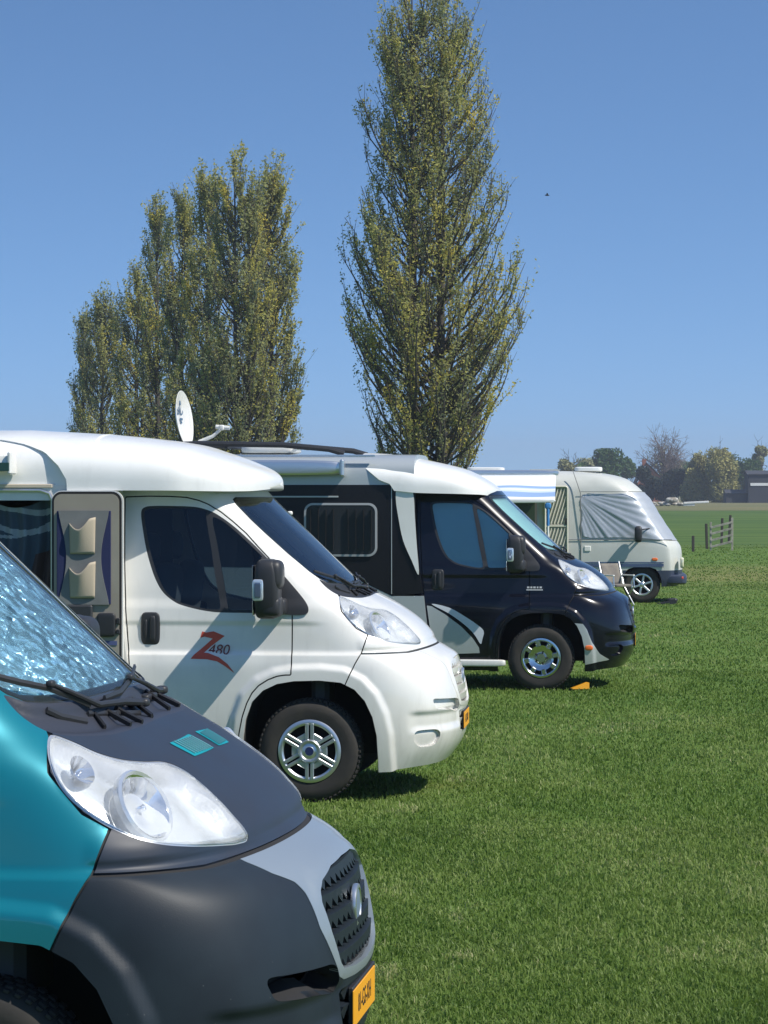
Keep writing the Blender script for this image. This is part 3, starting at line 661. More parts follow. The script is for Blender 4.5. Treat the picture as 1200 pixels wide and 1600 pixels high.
# ------------------------------------------------------------------ teal camper van
loc,rz=world_pose(-1.137,7.83,7.4)
teal_van=empty('camper_van',loc,rz,'teal camper van with graphite bonnet, dark bumper and crinkled silver blind behind its windscreen','camper van')
cab(teal_van,dict(paint=teal,hood=greyh,bumper=grey,surround=silver,slats=grey,slot=dark,fog=grey,wheel='cover',foil=foil,vents=True,plate='81-GS-XH',tall=True,slotd=.10,glass=glass('cab glass over blind',(.80,.88,.92),.02,1.3),cowl=mat('cowl plastic',(.028,.032,.045),.5,bump=(200,.15,.002))))
m=MB()
sec=[(1.0,.33),(1.02,.9),(.97,1.2),(.91,1.6),(.85,2.0),(.76,2.2),(.6,2.28),(-.6,2.28),(-.76,2.2),(-.85,2.0),(-.91,1.6),(-.97,1.2),(-1.02,.9),(-1.0,.33)]
V=[(s,n,z) for s in (-1.3,-4.7,-4.78) for n,z in (sec if s>-4.75 else [(a*.95,b) for a,b in sec])]; k=len(sec)
m.add(V,[(i*k+j,i*k+j+1,(i+1)*k+j+1,(i+1)*k+j) for i in (0,1) for j in range(k-1)]+[tuple(2*k+j for j in range(k))]); m.add([(-1.3,-.6,2.28),(-1.3,.6,2.28),(-.95,.55,2.3),(-.95,-.55,2.3)],[(0,1,2,3)])
m.build('van_body',teal,teal_van,angle=25)
for sg in (1,-1): wheel(teal_van,-3.45,.90,'cover',sg)
# ------------------------------------------------------------------ white motorhome
loc,rz=world_pose(-.483,18.5,5.6)
white_van=empty('motorhome',loc,rz,'white semi-integrated motorhome with its side door open and a red Z 480 decal','motorhome')
cab(white_van,dict(paint=white,wheel='cover',slats=white,slot=white,plate='42-ZV-RD',turn=.0))
def rearwheels(v,kind):
    for sg in (1,-1): wheel(v,-3.8,.93,kind,sg)
st=smooth_st([(-6.3,1.07,2.0,2.46),(-2.4,1.085,2.02,2.46),(-2.0,1.09,2.04,2.458),(-1.4,1.09,2.045,2.425),(-.95,1.075,2.045,2.372),(-.76,1.02,2.042,2.32),(-.61,.94,2.04,2.27),(-.51,.84,2.04,2.23),(-.43,.70,2.042,2.195),(-.375,.50,2.05,2.16),(-.345,.27,2.06,2.13),(-.335,.03,2.085,2.105)])
roofcap('roof_fairing',white_van,st[st[:,0]>-2.45],3.4,gelcoat,[(2.02,-1.595),(2.10,-1.60),(2.2,-1.655),(2.30,-1.76),(2.35,-1.90),(2.385,-2.10),(2.42,-2.4),(2.47,-2.42)])
roofcap('roof',white_van,[(-6.3,1.04,1.98,2.43),(-1.45,1.045,1.98,2.43)],4.5,gelcoat,ns=4)
# side wall round the door opening
wall=[(-6.3,.33),(-6.3,2.05),(-1.268,2.05),(-1.268,.95),(-1.25,.33)]
wallpoly('side_wall',white_van,[(-6.3,.33),(-6.3,2.08),(-2.27,2.08),(-2.27,.33)],1.055,1.02,white)
wallpoly('side_wall',white_van,[(-1.69,.33),(-1.69,2.08),(-1.262,2.08),(-1.262,1.7),(-1.235,1.2),(-1.20,.9),(-1.15,.5),(-1.13,.33)],1.055,.90,white)
wallpoly('door_lintel',white_van,[(-2.27,2.045),(-2.27,2.09),(-1.69,2.09),(-1.69,1.93),(-1.70,1.985),(-1.73,2.025),(-1.79,2.045)],1.055,1.0,white)
wallfar('side_wall',white_van,wall,1.055,1.02,white)
m=MB(); m.box((-6.3,0,1.2),(.02,1.05,.88)); m.box((-3.8,0,.42),(2.5,1.02,.03)); m.build('rear_and_floor',white,white_van)
# door step frame
m=MB(); m.tube([(-2.27,-1.06,.45),(-2.27,-1.06,1.98),(-2.25,-1.06,2.03),(-2.2,-1.06,2.045),(-1.78,-1.06,2.045),(-1.72,-1.06,2.025),(-1.70,-1.06,1.98),(-1.70,-1.06,.45)],.012,8); m.build('door_frame',alu,white_van)
rearwheels(white_van,'cover')
# interior seen through the opening
m=MB(); m.box((-2.0,.1,1.2),(.9,.01,.8)); m.box((-1.62,-.4,1.2),(.01,.5,.8)); m.box((-2.6,-.4,1.2),(.01,.5,.8)); m.build('interior_partition',mat('interior dark wood',(.055,.045,.035),.6),white_van)
m=MB(); m.rbox((-2.05,-.55,.75),(.28,.30,.22),5); m.rbox((-1.85,-.50,1.05),(.10,.28,.35),4); m.build('bench_seat',mat('bench cloth',(.05,.07,.10),.9),white_van)
# striped fly curtain gathered in the doorway
cols=[mat('curtain blue grey',(.06,.085,.12),.9,bump=(120,.4,.003)),mat('curtain pale',(.30,.34,.38),.9,bump=(120,.4,.003)),mat('curtain brown',(.07,.045,.045),.95,bump=(90,.5,.004))]
V=[];F=[];M=[]
nu,nv=150,150
for i in range(nu+1):
    u=i/nu
    for j in range(nv+1):
        v=j/nv; x=-2.24+.53*u; z=2.03-v*.95; sw=.028*math.sin(u*34+2*v)*(.4+v)+.015*math.sin(u*13)
        V.append((x+.02*math.sin(v*6),-(.93+sw),z-.10*math.sin(math.pi*u)*(1-v)))
for i in range(nu):
    for j in range(nv):
        F.append((i*(nv+1)+j,(i+1)*(nv+1)+j,(i+1)*(nv+1)+j+1,i*(nv+1)+j+1))
        u=(i+.5)/nu; v=(j+.5)/nv
        arc=v+.16*(1-u)**2*-1+.10*u
        c=0
        if v<.38: c=1 if (.07<v+.12*(1-u)-.02*math.sin(u*9)<.115 or .17<v-.06*(u-.5)<.215 or .26<v+.1*u<.285) else 0
        else: c=2 if u>.72-.25*(v-.4) and u>.45 else (0)
        M.append(c)
mobj('fly_curtain',V,F,cols,white_van,mi=M)
# open entrance door folded back against the wall
door=empty('entrance_door',(0,0,0)); door.parent=white_van
def leaf(x0,x1,z0,z1,r): return rrect(x0,z0,x1,z1,r)
b=MB(); b.prism(leaf(-1.695,-1.218,.52,2.045,.07),-1.075,-1.112); b.build('door_shell',white,door)
b=MB(); b.prism(leaf(-1.690,-1.226,.525,2.038,.065),-1.1121,-1.118); b.build('door_gasket',seam,door)
b=MB(); b.prism(leaf(-1.676,-1.242,.54,2.022,.052),-1.1181,-1.122); b.build('door_lining',beige,door)
b=MB(); b.rbox((-1.325,-1.130,1.165),(.062,.018,.078),6); b.box((-1.247,-1.128,1.19),(.012,.012,.02),.004); b.box((-1.247,-1.128,1.12),(.012,.012,.015),.004); b.build('door_lock',black,door)
b=MB(); b.box((-1.50,-1.135,1.17),(.085,.016,.125),.01); b.build('waste_bin',mat('dark bin',(.03,.032,.036),.5),door)
b=MB()
for i in range(5): b.box((-1.47+.01*i,-1.153,1.205-.022*i),(.05,.002,.004))
b.build('bin_slats',alu,door)
b=MB(); b.box((-1.30,-1.124,1.045),(.045,.002,.014)); b.build('door_sticker',mat('sticker',(.08,.10,.22),.5),door)
# organiser hanging on the open door
org=tag(empty('door_organizer',(0,0,0)),'grey fabric organiser with navy edges and two cream pockets hanging on the open white door','organiser')
org.location=loc; org.rotation_euler=(0,0,rz)
def hour(x0,x1,z0,z1,t):
    L_=[];R_=[]
    for i in range(17):
        v=i/16; c=math.sin(math.pi*v)**1.3*t; L_.append((x0+.012+c,z0+(z1-z0)*v)); R_.append((x1-.012-c,z0+(z1-z0)*v))
    return L_+R_[::-1]
b=MB(); b.box((-1.475,-1.128,1.605),(.180,.004,.307),.003); b.build('edge_panel',mat('navy cloth',(.018,.025,.085),.9,bump=(200,.3,.002)),org)
b=MB(); b.prism(hour(-1.655,-1.295,1.297,1.913,.052),-1.1325,-1.1375); b.build('centre_panel',mat('grey cloth',(.20,.205,.20),.9,bump=(200,.3,.002),noise=(9,(.16,.165,.16),.3,.7)),org)
for zc in (1.73,1.44):
    V=[];F=[];nu,nv=18,12
    for i in range(nu+1):
        u=i/nu
        for j in range(nv+1):
            v=j/nv; bulge=.045*math.sin(math.pi*u)**.7*(.25+.75*v)
            x=-1.565+.165*u+.012*v*(u-.5); top=.10-.055*math.sin(math.pi*min(1,u*1.25))+ (.04*u)
            V.append((x,-(1.140+bulge),zc-.10+v*(.10+top)))
    for i in range(nu):
        for j in range(nv): F.append((i*(nv+1)+j,(i+1)*(nv+1)+j,(i+1)*(nv+1)+j+1,i*(nv+1)+j+1))
    o=mobj('pocket',V,F,mat('cream pocket cloth',(.42,.36,.27),.9,bump=(160,.4,.003)),org)
    sd=o.modifiers.new('s','SOLIDIFY'); sd.thickness=.004
# awning cassette at the left of the white van
m=MB(); m.rbox((-4.05,-1.13,2.225),(2.10,.075,.07),7,40,14); m.box((-1.955,-1.13,2.225),(.014,.080,.075),.01); c=m.build('awning_cassette',white,white_van)
m=MB(); m.box((-1.99,-1.208,2.20),(.035,.004,.028),.002); m.build('cassette_window',mat('dark green plastic',(.02,.06,.05),.4),c)
m=MB(); m.box((-3.9,-1.062,2.075),(2.2,.006,.012),.003); m.build('wall_trim',mat('cream trim',(.55,.47,.36),.5),white_van)
# red decal: swoosh Z and number
A_,F_=REG['door']
zp=[(-.722,1.098),(-.700,1.128),(-.60,1.128),(-.563,1.090),(-.583,1.072),(-.655,1.080),(-.60,1.078),(-.70,.985),(-.64,.978),(-.58,.955),(-.53,.905),(-.493,.843),(-.545,.880),(-.60,.915),(-.67,.935),(-.782,.938),(-.77,.96),(-.655,1.075),(-.70,1.082)]
zp=[(-.728,1.075),(-.715,1.118),(-.69,1.110),(-.64,1.118),(-.565,1.088),(-.60,1.062),(-.655,1.02),(-.70,.978),(-.67,.975),(-.60,.950),(-.54,.905),(-.49,.843),(-.555,.890),(-.61,.922),(-.68,.936),(-.788,.938),(-.765,.965),(-.69,1.03),(-.645,1.070),(-.70,1.083)]
zq=[(-.722,1.092),(-.690,1.128),(-.63,1.125),(-.562,1.098),(-.575,1.070),(-.612,1.080),(-.705,.990),(-.66,.982),(-.60,.957),(-.54,.912),(-.493,.843),(-.552,.892),(-.61,.925),(-.67,.940),(-.782,.938),(-.772,.968),(-.668,1.083),(-.70,1.080)]
zi,_,_=carve(refine(REG['door'],(-.85,-.45,.8,1.15),2),side(zp,.5))
zd=panel('decal_letter',zi,red,white_van,'near',off=.0015,skirt=0)
q=onside(-.615,.985)
textobj('480',.098,mat('dark red ink',(.16,.02,.015),.4),zd,(-.605,-q[1]-.004,.995),(math.pi/2-.13,0,-.10),.0005,'decal_number',1.0,.2)
# ------------------------------------------------------------------ dark blue motorhome
loc,rz=world_pose(1.612,28.9,5.2)
navy_van=empty('motorhome',loc,rz,'dark blue semi-integrated motorhome with silver roof and white blade on its side','motorhome')
blind=mat('pale blue blind',(.36,.56,.58),.45,.3,bump=(7,.5,.02))
cab(navy_van,dict(paint=navy,wheel='alloy',slats=black,slot=dark,slotd=.06,plate='68-TN-BK',foil=blind,blind=blind,glass=glass('clear cab glass',(.85,.92,.93),.02,1.6),turn=.0))
rearwheels(navy_van,'alloy')
st=smooth_st([(-3.0,1.085,2.05,2.45),(-1.84,1.09,2.055,2.45),(-1.5,1.09,2.05,2.42),(-1.28,1.09,2.03,2.385),(-.90,1.05,2.02,2.30),(-.73,.98,2.015,2.235),(-.62,.86,2.01,2.175),(-.54,.68,2.0,2.125),(-.485,.45,2.0,2.08),(-.455,.2,2.0,2.05),(-.45,.03,2.01,2.03)])
roofcap('roof_fairing',navy_van,st[st[:,0]>-2.6],3.4,gelcoat,[(2.05,-1.50),(2.12,-1.53),(2.16,-1.65),(2.29,-1.81),(2.40,-1.86),(2.45,-1.87)])
roofcap('roof',navy_van,[(-6.5,1.055,2.05,2.445),(-1.3,1.055,2.05,2.43)],5,silver2,ns=4)
blk=[(-6.5,1.9),(-6.5,2.112),(-1.285,2.112),(-1.285,1.6),(-1.24,1.2),(-1.21,1.0),(-1.53,.97),(-1.85,1.12),(-2.1,1.25),(-6.5,1.3)]
wallpoly('side_wall',navy_van,blk,1.06,1.0,navym)
wallpoly('lower_side_wall',navy_van,[(-6.5,.35),(-6.5,1.3),(-2.1,1.25),(-1.85,1.12),(-1.53,.97),(-1.20,.97),(-1.13,.35)],1.058,1.0,silver2)
wallfar('side_wall',navy_van,[(-6.5,.35),(-6.5,2.11),(-1.27,2.11),(-1.15,.35)],1.06,1.0,silver2)
m=MB(); m.box((-6.5,0,1.2),(.02,1.05,.9)); m.box((-3.9,0,.40),(2.6,1.0,.03)); m.build('rear_and_floor',silver2,navy_van)
m=MB(); m.box((-1.53,-1.063,1.55),(.004,.003,.56)); m.build('wall_joint',silver2,navy_van)
blade=cr([(-1.48,2.10),(-1.45,2.135),(-1.36,2.10),(-1.305,2.01),(-1.29,1.78),(-1.27,1.48),(-1.25,1.19),(-1.32,1.33),(-1.41,1.54),(-1.46,1.78),(-1.485,1.96)],4)
wallpoly('white_blade',navy_van,blade,1.075,1.061,gelcoat)
# window with frame and curtains
x0,x1,z0,z1=(475-845)/152,(590-845)/152,1.375,1.925
w=MB(); o_=rrect(x0,z0,x1,z1,.09); i_=rrect(x0+.022,z0+.022,x1-.022,z1-.022,.072); k=len(o_)
w.add([(a,-1.078,c) for a,c in o_]+[(a,-1.080,c) for a,c in i_]+[(a,-1.058,c) for a,c in o_],[(i,(i+1)%k,k+(i+1)%k,k+i) for i in range(k)]+[(i,2*k+i,2*k+(i+1)%k,(i+1)%k) for i in range(k)])
wf=w.build('side_window',mat('window frame grey',(.32,.33,.34),.4),navy_van)
wallpoly('pane',navy_van,rrect(x0+.02,z0+.02,x1-.02,z1-.02,.07),1.076,1.072,mat('dark acrylic',(.02,.022,.026),.08,0,.3),wf)
m=MB()
for i in range(9):
    x=x0+.07+i*.078
    if i==4: continue
    m.tube([(x,-1.0775,z0+.07),(x+.004*math.sin(i),-1.0775,z1-.06)],.030,8,flat=.05)
m.build('curtain',mat('dim curtain',(.014,.014,.016),.8,spec=.15),wf)
m=MB(); m.box(((430-845)/152-.4,-1.064,1.99),(.75+.30,.005,.008),.002); m.build('rain_strip',silver2,navy_van)
m=MB(); m.rbox(((453-845)/152,-1.075,1.82),(.028,.03,.022),3); m.build('outside_lamp',gelcoat,navy_van)
# awning cassette, roof rail, silver roof edge
m=MB(); m.rbox((-3.6,-1.13,2.285),(1.585,.085,.082),6,40,14); m.box((-2.03,-1.13,2.285),(.022,.090,.088),.015); m.build('awning_cassette',alu,navy_van)
m=MB(); m.box((-3.6,-1.05,2.41),(1.9,.02,.012),.004); m.build('roof_edge_rail',alu,navy_van)
m=MB(); m.tube([(-4.8,-.7,2.48),(-3.6,-.7,2.545),(-2.7,-.7,2.53),(-2.22,-.7,2.485),(-2.06,-.7,2.44)],.03,8); m.tube([(-4.8,.7,2.48),(-3.6,.7,2.545),(-2.6,.7,2.53),(-2.1,.7,2.485),(-1.95,.7,2.44)],.03,8)
for x in (-4.2,-3.3,-2.6): m.tube([(x,-.7,2.51),(x,.7,2.51)],.018,6)
m.build('roof_rack',black,navy_van)
m=MB(); m.rbox((-2.9,-.1,2.50),(.30,.30,.06),6); m.build('roof_hatch',gelcoat,navy_van)
# decals on the door, running board, bumper wing
c=lambda x,y:((640+x/3.243-845)/152,2.03-(740+y/3.243-770)/152)
d1=[c(x,y) for x,y in ((88,668),(112,672),(180,712),(260,772),(320,832),(352,880),(356,908),(235,912),(122,912))]
d2=cr([c(x,y) for x,y in ((110,660),(200,678),(280,722),(340,762),(376,795),(370,835),(360,862),(330,815),(280,765),(200,708))],3)
d0=refine(REG['door'],(-1.3,-.4,.35,1.1),1)
for nm,pl,mt in (('grey_decal',d1,silver2),('pale_decal',d2,mat('pale silver vinyl',(.55,.58,.62),.4))):
    i1,_,_=carve(d0,side(pl,.5)); panel(nm,i1,mt,navy_van,'near',off=.0015,skirt=0)
m=MB(); m.rbox((-.66,-1.0,.285),(.30,.06,.035),6); m.build('running_board',gelcoat,navy_van)
sp=[(.305,.70),(.43,.69),(.47,.63),(.52,.50),(.60,.38),(.70,.315),(.60,.30),(.45,.27),(.41,.26),(.40,.45),(.37,.58)]
i1,_,_=carve(REG['bumper'],side(sp,.5)); w_=panel('bumper_wing',i1,silver2,navy_van,'near',off=.004,skirt=.01)
q=onside(.49,.445); m=MB(); m.rbox((.49,-(q[1]+.006),.445),(.042,.014,.026),3); m.build('side_marker',orange,w_)
m=MB(); q=onside(-.04,1.03)
for i,wd in enumerate((.012,.010,.012,.008,.012)): m.box((-.13+.032*i,-q[1]-.012,1.06+.0),(wd,.001,.009))
m.box((-.065,-q[1]-.014,1.035),(.085,.001,.005)); m.build('model_lettering',mat('silver letters',(.6,.6,.62),.3),navy_van)
# satellite dish on the roof
dish=empty('satellite_dish',(0,0,0)); dish.parent=navy_van; dish.location=(-3.9,.1,2.46)
m=MB(); m.lathe([(0,.0),(.12,.008),(.22,.030),(.30,.058),(.305,.056),(.22,.020),(.12,-.006),(0,-.014)],axis='X',k=40)
d_=m.build('dish_bowl',gelcoat,dish); d_.location=(-.02,0,.36); d_.rotation_euler=(0,-.13,-.15); d_.scale=(1,.92,1.0)
tx=mat('dish print',(.06,.12,.19),.5)
textobj('BID',.155,tx,d_,(.012,0,.095),(math.pi/2,0,math.pi/2),.001,'dish_logo')
m=MB(); m.box((.024,0,.20),(.002,.022,.05)); m.box((.016,0,-.0),(.002,.05,.012)); m.box((.012,0,-.035),(.002,.03,.01)); m.build('dish_marks',tx,d_)
m=MB(); m.tube([(.10,0,.06),(.20,0,.12),(.34,0,.18),(.42,0,.25)],[.024,.022,.018,.016],8); m.rbox((.435,0,.27),(.028,.035,.030),4); m.tube([(.37,0,.28),(.52,0,.265)],.024,10); m.build('receiver_arm',gelcoat,dish)
m=MB(); m.rbox((0,0,.05),(.16,.16,.06),5); m.build('dish_base',gelcoat,dish)
# yellow levelling wedge by the front wheel
b=MB(); b.prism([(-.13,0),(.13,0),(.13,.085),(.09,.085),(-.13,.01)],-.08,.08)
wd=b.build('levelling_wedge',mat('yellow plastic',(.80,.36,.02),.45)); tag(wd,'yellow plastic levelling wedge on the grass behind the dark blue front wheel','wedge'); wd.scale=(.68,.7,.75); wd.location=((905-600)/152,28.9,.02); wd.rotation_euler=(0,0,.2)
# ------------------------------------------------------------------ older beige motorhome
loc4,rz4=world_pose(4.76,52,4)
old=empty('motorhome',loc4,rz4,'beige grey old motorhome with silver cover over its windscreen and blue striped awning','motorhome')
RW=[(.30,.70,1.04),(.42,.755,1.06),(.6,.775,1.07),(.8,.77,1.08),(1.0,.75,1.08),(1.1,.70,1.075),(1.19,.625,1.07),(1.38,.50,1.06),(1.57,.374,1.05),(1.75,.265,1.04),(1.9,.162,1.03),(2.09,.0,1.0),(2.20,-.13,.96),(2.29,-.27,.90),(2.37,-.55,.80),(2.42,-.95,.62),(2.44,-1.3,.4)]
rows=[]
for z,sc,w in RW:
    k=1 if z<2 else 1
    rows.append([(-5.6,w,z),(-4,w,z),(-2.5,w,z),(-1.5,w,z),(-.9+min(0,sc)*.9,w,z),(sc-.42,w*.995,z),(sc-.20,w*.88,z),(sc-.07,w*.62,z),(sc-.01,w*.3,z),(sc,0,z)])
P_=np.array(rows); NV,NU=150,190
def rs(P,axis,n):
    P=np.moveaxis(P,axis,0); q=cr(P.reshape(len(P),-1),12,False).reshape(-1,*P.shape[1:])
    d=np.linalg.norm(np.diff(q,axis=0),axis=-1); d=d.reshape(len(d),-1).max(1); c_=np.r_[0,np.cumsum(d)]; t=np.linspace(0,c_[-1],n)
    fl=q.reshape(len(q),-1); o=np.stack([np.interp(t,c_,fl[:,i]) for i in range(fl.shape[1])],1).reshape(n,*q.shape[1:])
    return np.moveaxis(o,0,axis)
g4=rs(rs(P_,0,NV),1,NU)
cx=np.argmax(g4[0,:,0]>-1.4)
# denser at the front
u=np.r_[np.linspace(0,cx,40,endpoint=False),np.linspace(cx,NU-1,200)]; i0=np.floor(u).astype(int).clip(0,NU-2); f=(u-i0)[None,:,None]; g4=g4[:,i0]*(1-f)+g4[:,i0+1]*f
g4[:,-1,1]=0
du=np.gradient(g4,axis=1); dv=np.gradient(g4,axis=0); N4=np.cross(dv,du); N4/=np.maximum(np.linalg.norm(N4,axis=2,keepdims=True),1e-9)
if N4[50,5,1]<0: N4=-N4
N4[:,-1,1]=0
A4=np.concatenate([g4.reshape(-1,3),N4.reshape(-1,3)],1); R,C=g4.shape[:2]; ii=(np.arange(R-1)[:,None]*C+np.arange(C-1)[None]).ravel()
F4=np.concatenate([np.stack([ii,ii+1,ii+C+1],1),np.stack([ii,ii+C+1,ii+C],1)])
fn=np.cross(A4[F4[:,1],:3]-A4[F4[:,0],:3],A4[F4[:,2],:3]-A4[F4[:,0],:3])
if (fn*A4[F4[:,0],3:6]).sum(1).mean()<0: F4=F4[:,::-1]
S4=(A4,F4[:,::-1])
body4=mat('beige grey panel',(.56,.57,.53),.45,0,.2,noise=(2,(.48,.49,.45),.3,.7))
skirt4=mat('dark blue skirt',(.035,.045,.075),.45)
cov=mat('silver cover fabric',(.40,.43,.47),.48,.35,bump=(6,.3,.02))
a4=[(-.36,.0),(-.36,.40),(-.33,.52),(-.26,.62),(-.12,.67),(.12,.67),(.26,.62),(.33,.52),(.36,.40),(.36,.0)]
_,S,_=carve(S4,side(a4,.6))
COVER=cr([(-1.10,1.99),(-.6,2.0),(.0,2.03),(.5,2.02),(.9,2.0),(.95,1.6),(.9,1.17),(.385,1.16),(.0,1.195),(-.5,1.21),(-1.08,1.23),(-1.09,1.6)],3)
cv,S,_=carve(S,lambda A: sdf(A[:,[0,2]],COVER))
lo,S,_=carve(S,lambda A: np.maximum(A[:,2]-(.60),-.355-A[:,0]))
panel('body_shell',S,body4,old,skirt=.03); panel('front_skirt',lo,skirt4,old,skirt=.03)
def pullc(V,N):
    s,z=V[:,0],V[:,2]
    ang=np.arctan2(2.05-z,s+1.25); r=np.hypot(2.05-z,s+1.25)
    w=.013*np.maximum(0,np.sin(ang*15+.6*np.sin(r*2.2)))**2.5*np.clip(r/.9,0,1)*np.clip(1.3-r*.35,0,1)*(s<.35)
    w+=.003*np.sin(ang*61+r*1.3)
    return V+N*(.014+w)[:,None]
o=panel('windscreen_cover',cv,cov,old,off=0,skirt=0,pull=pullc)
for p in o.data.polygons: p.use_smooth=True
me=o.data
o2=mobj('windscreen_cover',np.array([v.co[:] for v in me.vertices]),np.array([p.vertices[:] for p in me.polygons]),cov,old); bpy.data.objects.remove(o)
o2.name='windscreen_cover'
wallfar('side_wall',old,[(-5.6,.35),(-5.6,2.0),(-2,2.0),(-2,.35)],1.06,1.0,body4)
m=MB(); m.box((-5.6,0,1.35),(.02,.95,1.0)); m.box((-2.9,0,.42),(2.7,1.0,.03)); m.build('rear_and_floor',body4,old)
m=MB(); m.add([(-5.6,-.42,2.43),(-5.6,.42,2.43),(-1.25,.42,2.442),(-1.25,-.42,2.442)],[(0,1,2,3)]); m.build('roof_panel',body4,old)
m=MB(); m.rbox((.60,0,.43),(.24,1.04,.10),6,40,14); b=m.build('front_bumper',skirt4,old)
m=MB(); m.rbox((.72,-.97,.46),(.05,.06,.035),4); m.build('bumper_lamp',mat('red lens',(.5,.05,.02),.3),b)
for sg in (1,-1):
    m=MB(); m.rbox((.74,-.86*sg,.74),(.035,.10,.10),4); m.build('headlight',mat('cream lens',(.70,.68,.5),.15,.2),old)
    wheel(old,0,.92,'six',sg); wheel(old,-3.3,.92,'six',sg)
    A_=cr(a4,3,False)[2:-3]; m=MB(); V=[];Fc=[]
    for a,b_ in A_: V+=[(a,-1.06*sg,b_),(a,-.5*sg,b_)]
    for i in range(len(A_)-1): Fc.append((i*2,i*2+1,i*2+3,i*2+2))
    Fc.append(tuple(i*2+1 for i in range(len(A_)))); m.add(V,Fc); m.build('wheel_well',dark,old)
    m=MB(); m.rbox((-.07,-1.27*sg,1.27),(.07,.10,.15),4); m.tube([(-.02,-1.05*sg,1.18),(-.05,-1.2*sg,1.2)],.025,6); m.tube([(.2,-1.0*sg,1.38),(-.03,-1.2*sg,1.35)],.012,5); m.build('wing_mirror',black,old)
m=MB(); m.rbox((.235,-1.085,.805),(.055,.012,.028),3); m.build('side_marker',orange,old)
m=MB(); m.box((-1.0,-1.083,1.0),(.06,.012,.05),.01); m.build('filler_cap',gelcoat,old)
m=MB(); m.box((-1.2,-1.082,.745),(1.6,.004,.010)); m.box((-1.2,-1.082,.70),(1.6,.004,.022)); m.box((-1.2,-1.082,.665),(1.6,.004,.006)); m.build('blue_stripe',mat('stripe blue',(.06,.09,.17),.5),old)
m=MB(); m.box((-3.0,-1.085,.50),(2.6,.006,.10)); m.build('lower_skirt',skirt4,old)
m=MB(); m.tube([(-1.27,-1.0,2.44),(-1.13,-1.088,2.03),(-1.12,-1.09,1.2),(-1.12,-1.09,.7)],.008,4); m.box((-.4,-1.087,1.165),(.95,.004,.006)); m.box((-.55,-1.055,2.05),(.6,.004,.005)); m.build('wall_joint',mat('joint grey',(.16,.17,.17),.6),old)
m=MB(); m.rbox((-.98,-.2,2.47),(.26,.30,.045),7); m.rbox((-2.9,-.2,2.47),(.35,.3,.04),7); m.build('roof_hatch',gelcoat,old)
# slatted door
ed=empty('entrance_door',(0,0,0)); ed.parent=old
x0,x1,z0,z1=-1.80,-1.35,.65,2.165
wallpoly('door_panel',old,rrect(x0,z0,x1,z1,.05),1.115,1.09,mat('door beige',(.30,.29,.25),.6),ed)
cream=mat('cream frame',(.62,.60,.50),.5)
m=MB(); q=rrect(x0+.02,z0+.02,x1-.02,z1-.02,.04); m.tube([(a,-1.125,b) for a,b in q+q[:1]],.022,6,False); m.box(((x0+x1)/2,-1.122,1.42),(.20,.012,.02),.004); m.build('door_frame',cream,ed)
m=MB()
for lo_,hi in ((.72,1.38),(1.46,2.11)):
    for k in range(-9,12):
        x=x0+.06+k*.062; a0,a1=x,x+.20*(hi-lo_)/.66*1.0; zz0,zz1=lo_,hi
        def cl(xx): return max(x0+.05,min(x1-.05,xx))
        t0=(cl(a0)-a0)/(a1-a0); t1=(cl(a1)-a0)/(a1-a0)
        if t1-t0>.05: m.tube([(a0+(a1-a0)*t0,-1.12,zz0+(zz1-zz0)*t0),(a0+(a1-a0)*t1,-1.12,zz0+(zz1-zz0)*t1)],.014,4)
m.build('door_slats',cream,ed)
m=MB(); m.box((x1-.045,-1.13,1.50),(.02,.015,.06),.006); m.build('door_handle',black,ed)
# window below the awning and darker wall
w=MB(); o_=rrect(-2.52,1.30,-1.93,1.93,.06); w.prism(o_,-1.085,-1.10); wf=w.build('side_window',mat('window frame dark',(.10,.10,.09),.5),old)
wallpoly('pane',old,rrect(-2.48,1.34,-1.97,1.89,.05),1.104,1.1005,mat('green tinted pane',(.035,.055,.03),.15),wf)
# awning
aw=empty('awning',(0,0,0)); aw.parent=old
m=MB(); m.rbox((-3.3,-1.17,2.39),(1.78,.075,.06),6,30,12); m.build('cassette',alu,aw)
V=[];F=[];M=[]; nu,nv=50,26
for i in range(nu+1):
    u=i/nu
    for j in range(nv+1):
        v=j/nv; n=1.2+2.15*v; z=2.36-.46*v-.05*math.sin(math.pi*v)+.012*math.sin(u*17+v*3)*math.sin(math.pi*v)
        V.append((-5.0+3.42*u,-n,z))
for i in range(nu):
    for j in range(nv):
        F.append((i*(nv+1)+j,(i+1)*(nv+1)+j,(i+1)*(nv+1)+j+1,i*(nv+1)+j+1)); M.append({0:0,1:0,2:0,3:0,4:0,5:1,6:1,7:0}.get((j)//2 if j//2<8 else 0,0) if True else 0)
for k,(i,j) in enumerate([(i,j) for i in range(nu) for j in range(nv)]):
    v=(j+.5)/nv; M[k]=1 if (.34<v<.44 or .56<v<.80) else (2 if .50<v<.56 or .44<v<.47 else 0)
mobj('fabric',V,F,[mat('awning white',(.72,.74,.76),.8),mat('awning blue',(.24,.36,.56),.8),mat('awning pale blue',(.52,.60,.70),.8)],aw,mi=M)
m=MB(); m.rbox((-3.3,-3.37,1.885),(1.74,.03,.035),6,30,10); m.build('lead_rail',gelcoat,aw)
for x in (-1.70,-4.9):
    m=MB(); m.tube([(x,-3.37,0.0),(x,-3.37,1.86)],.020,8); l=m.build('leg',gelcoat,aw)
    m=MB(); m.rbox((x,-3.37,1.80),(.055,.03,.06),3); m.tube([(x,-3.37,1.45),(x,-3.37,1.78)],.026,8); m.build('leg_joint',mat('blue joint',(.05,.22,.50),.5),l)
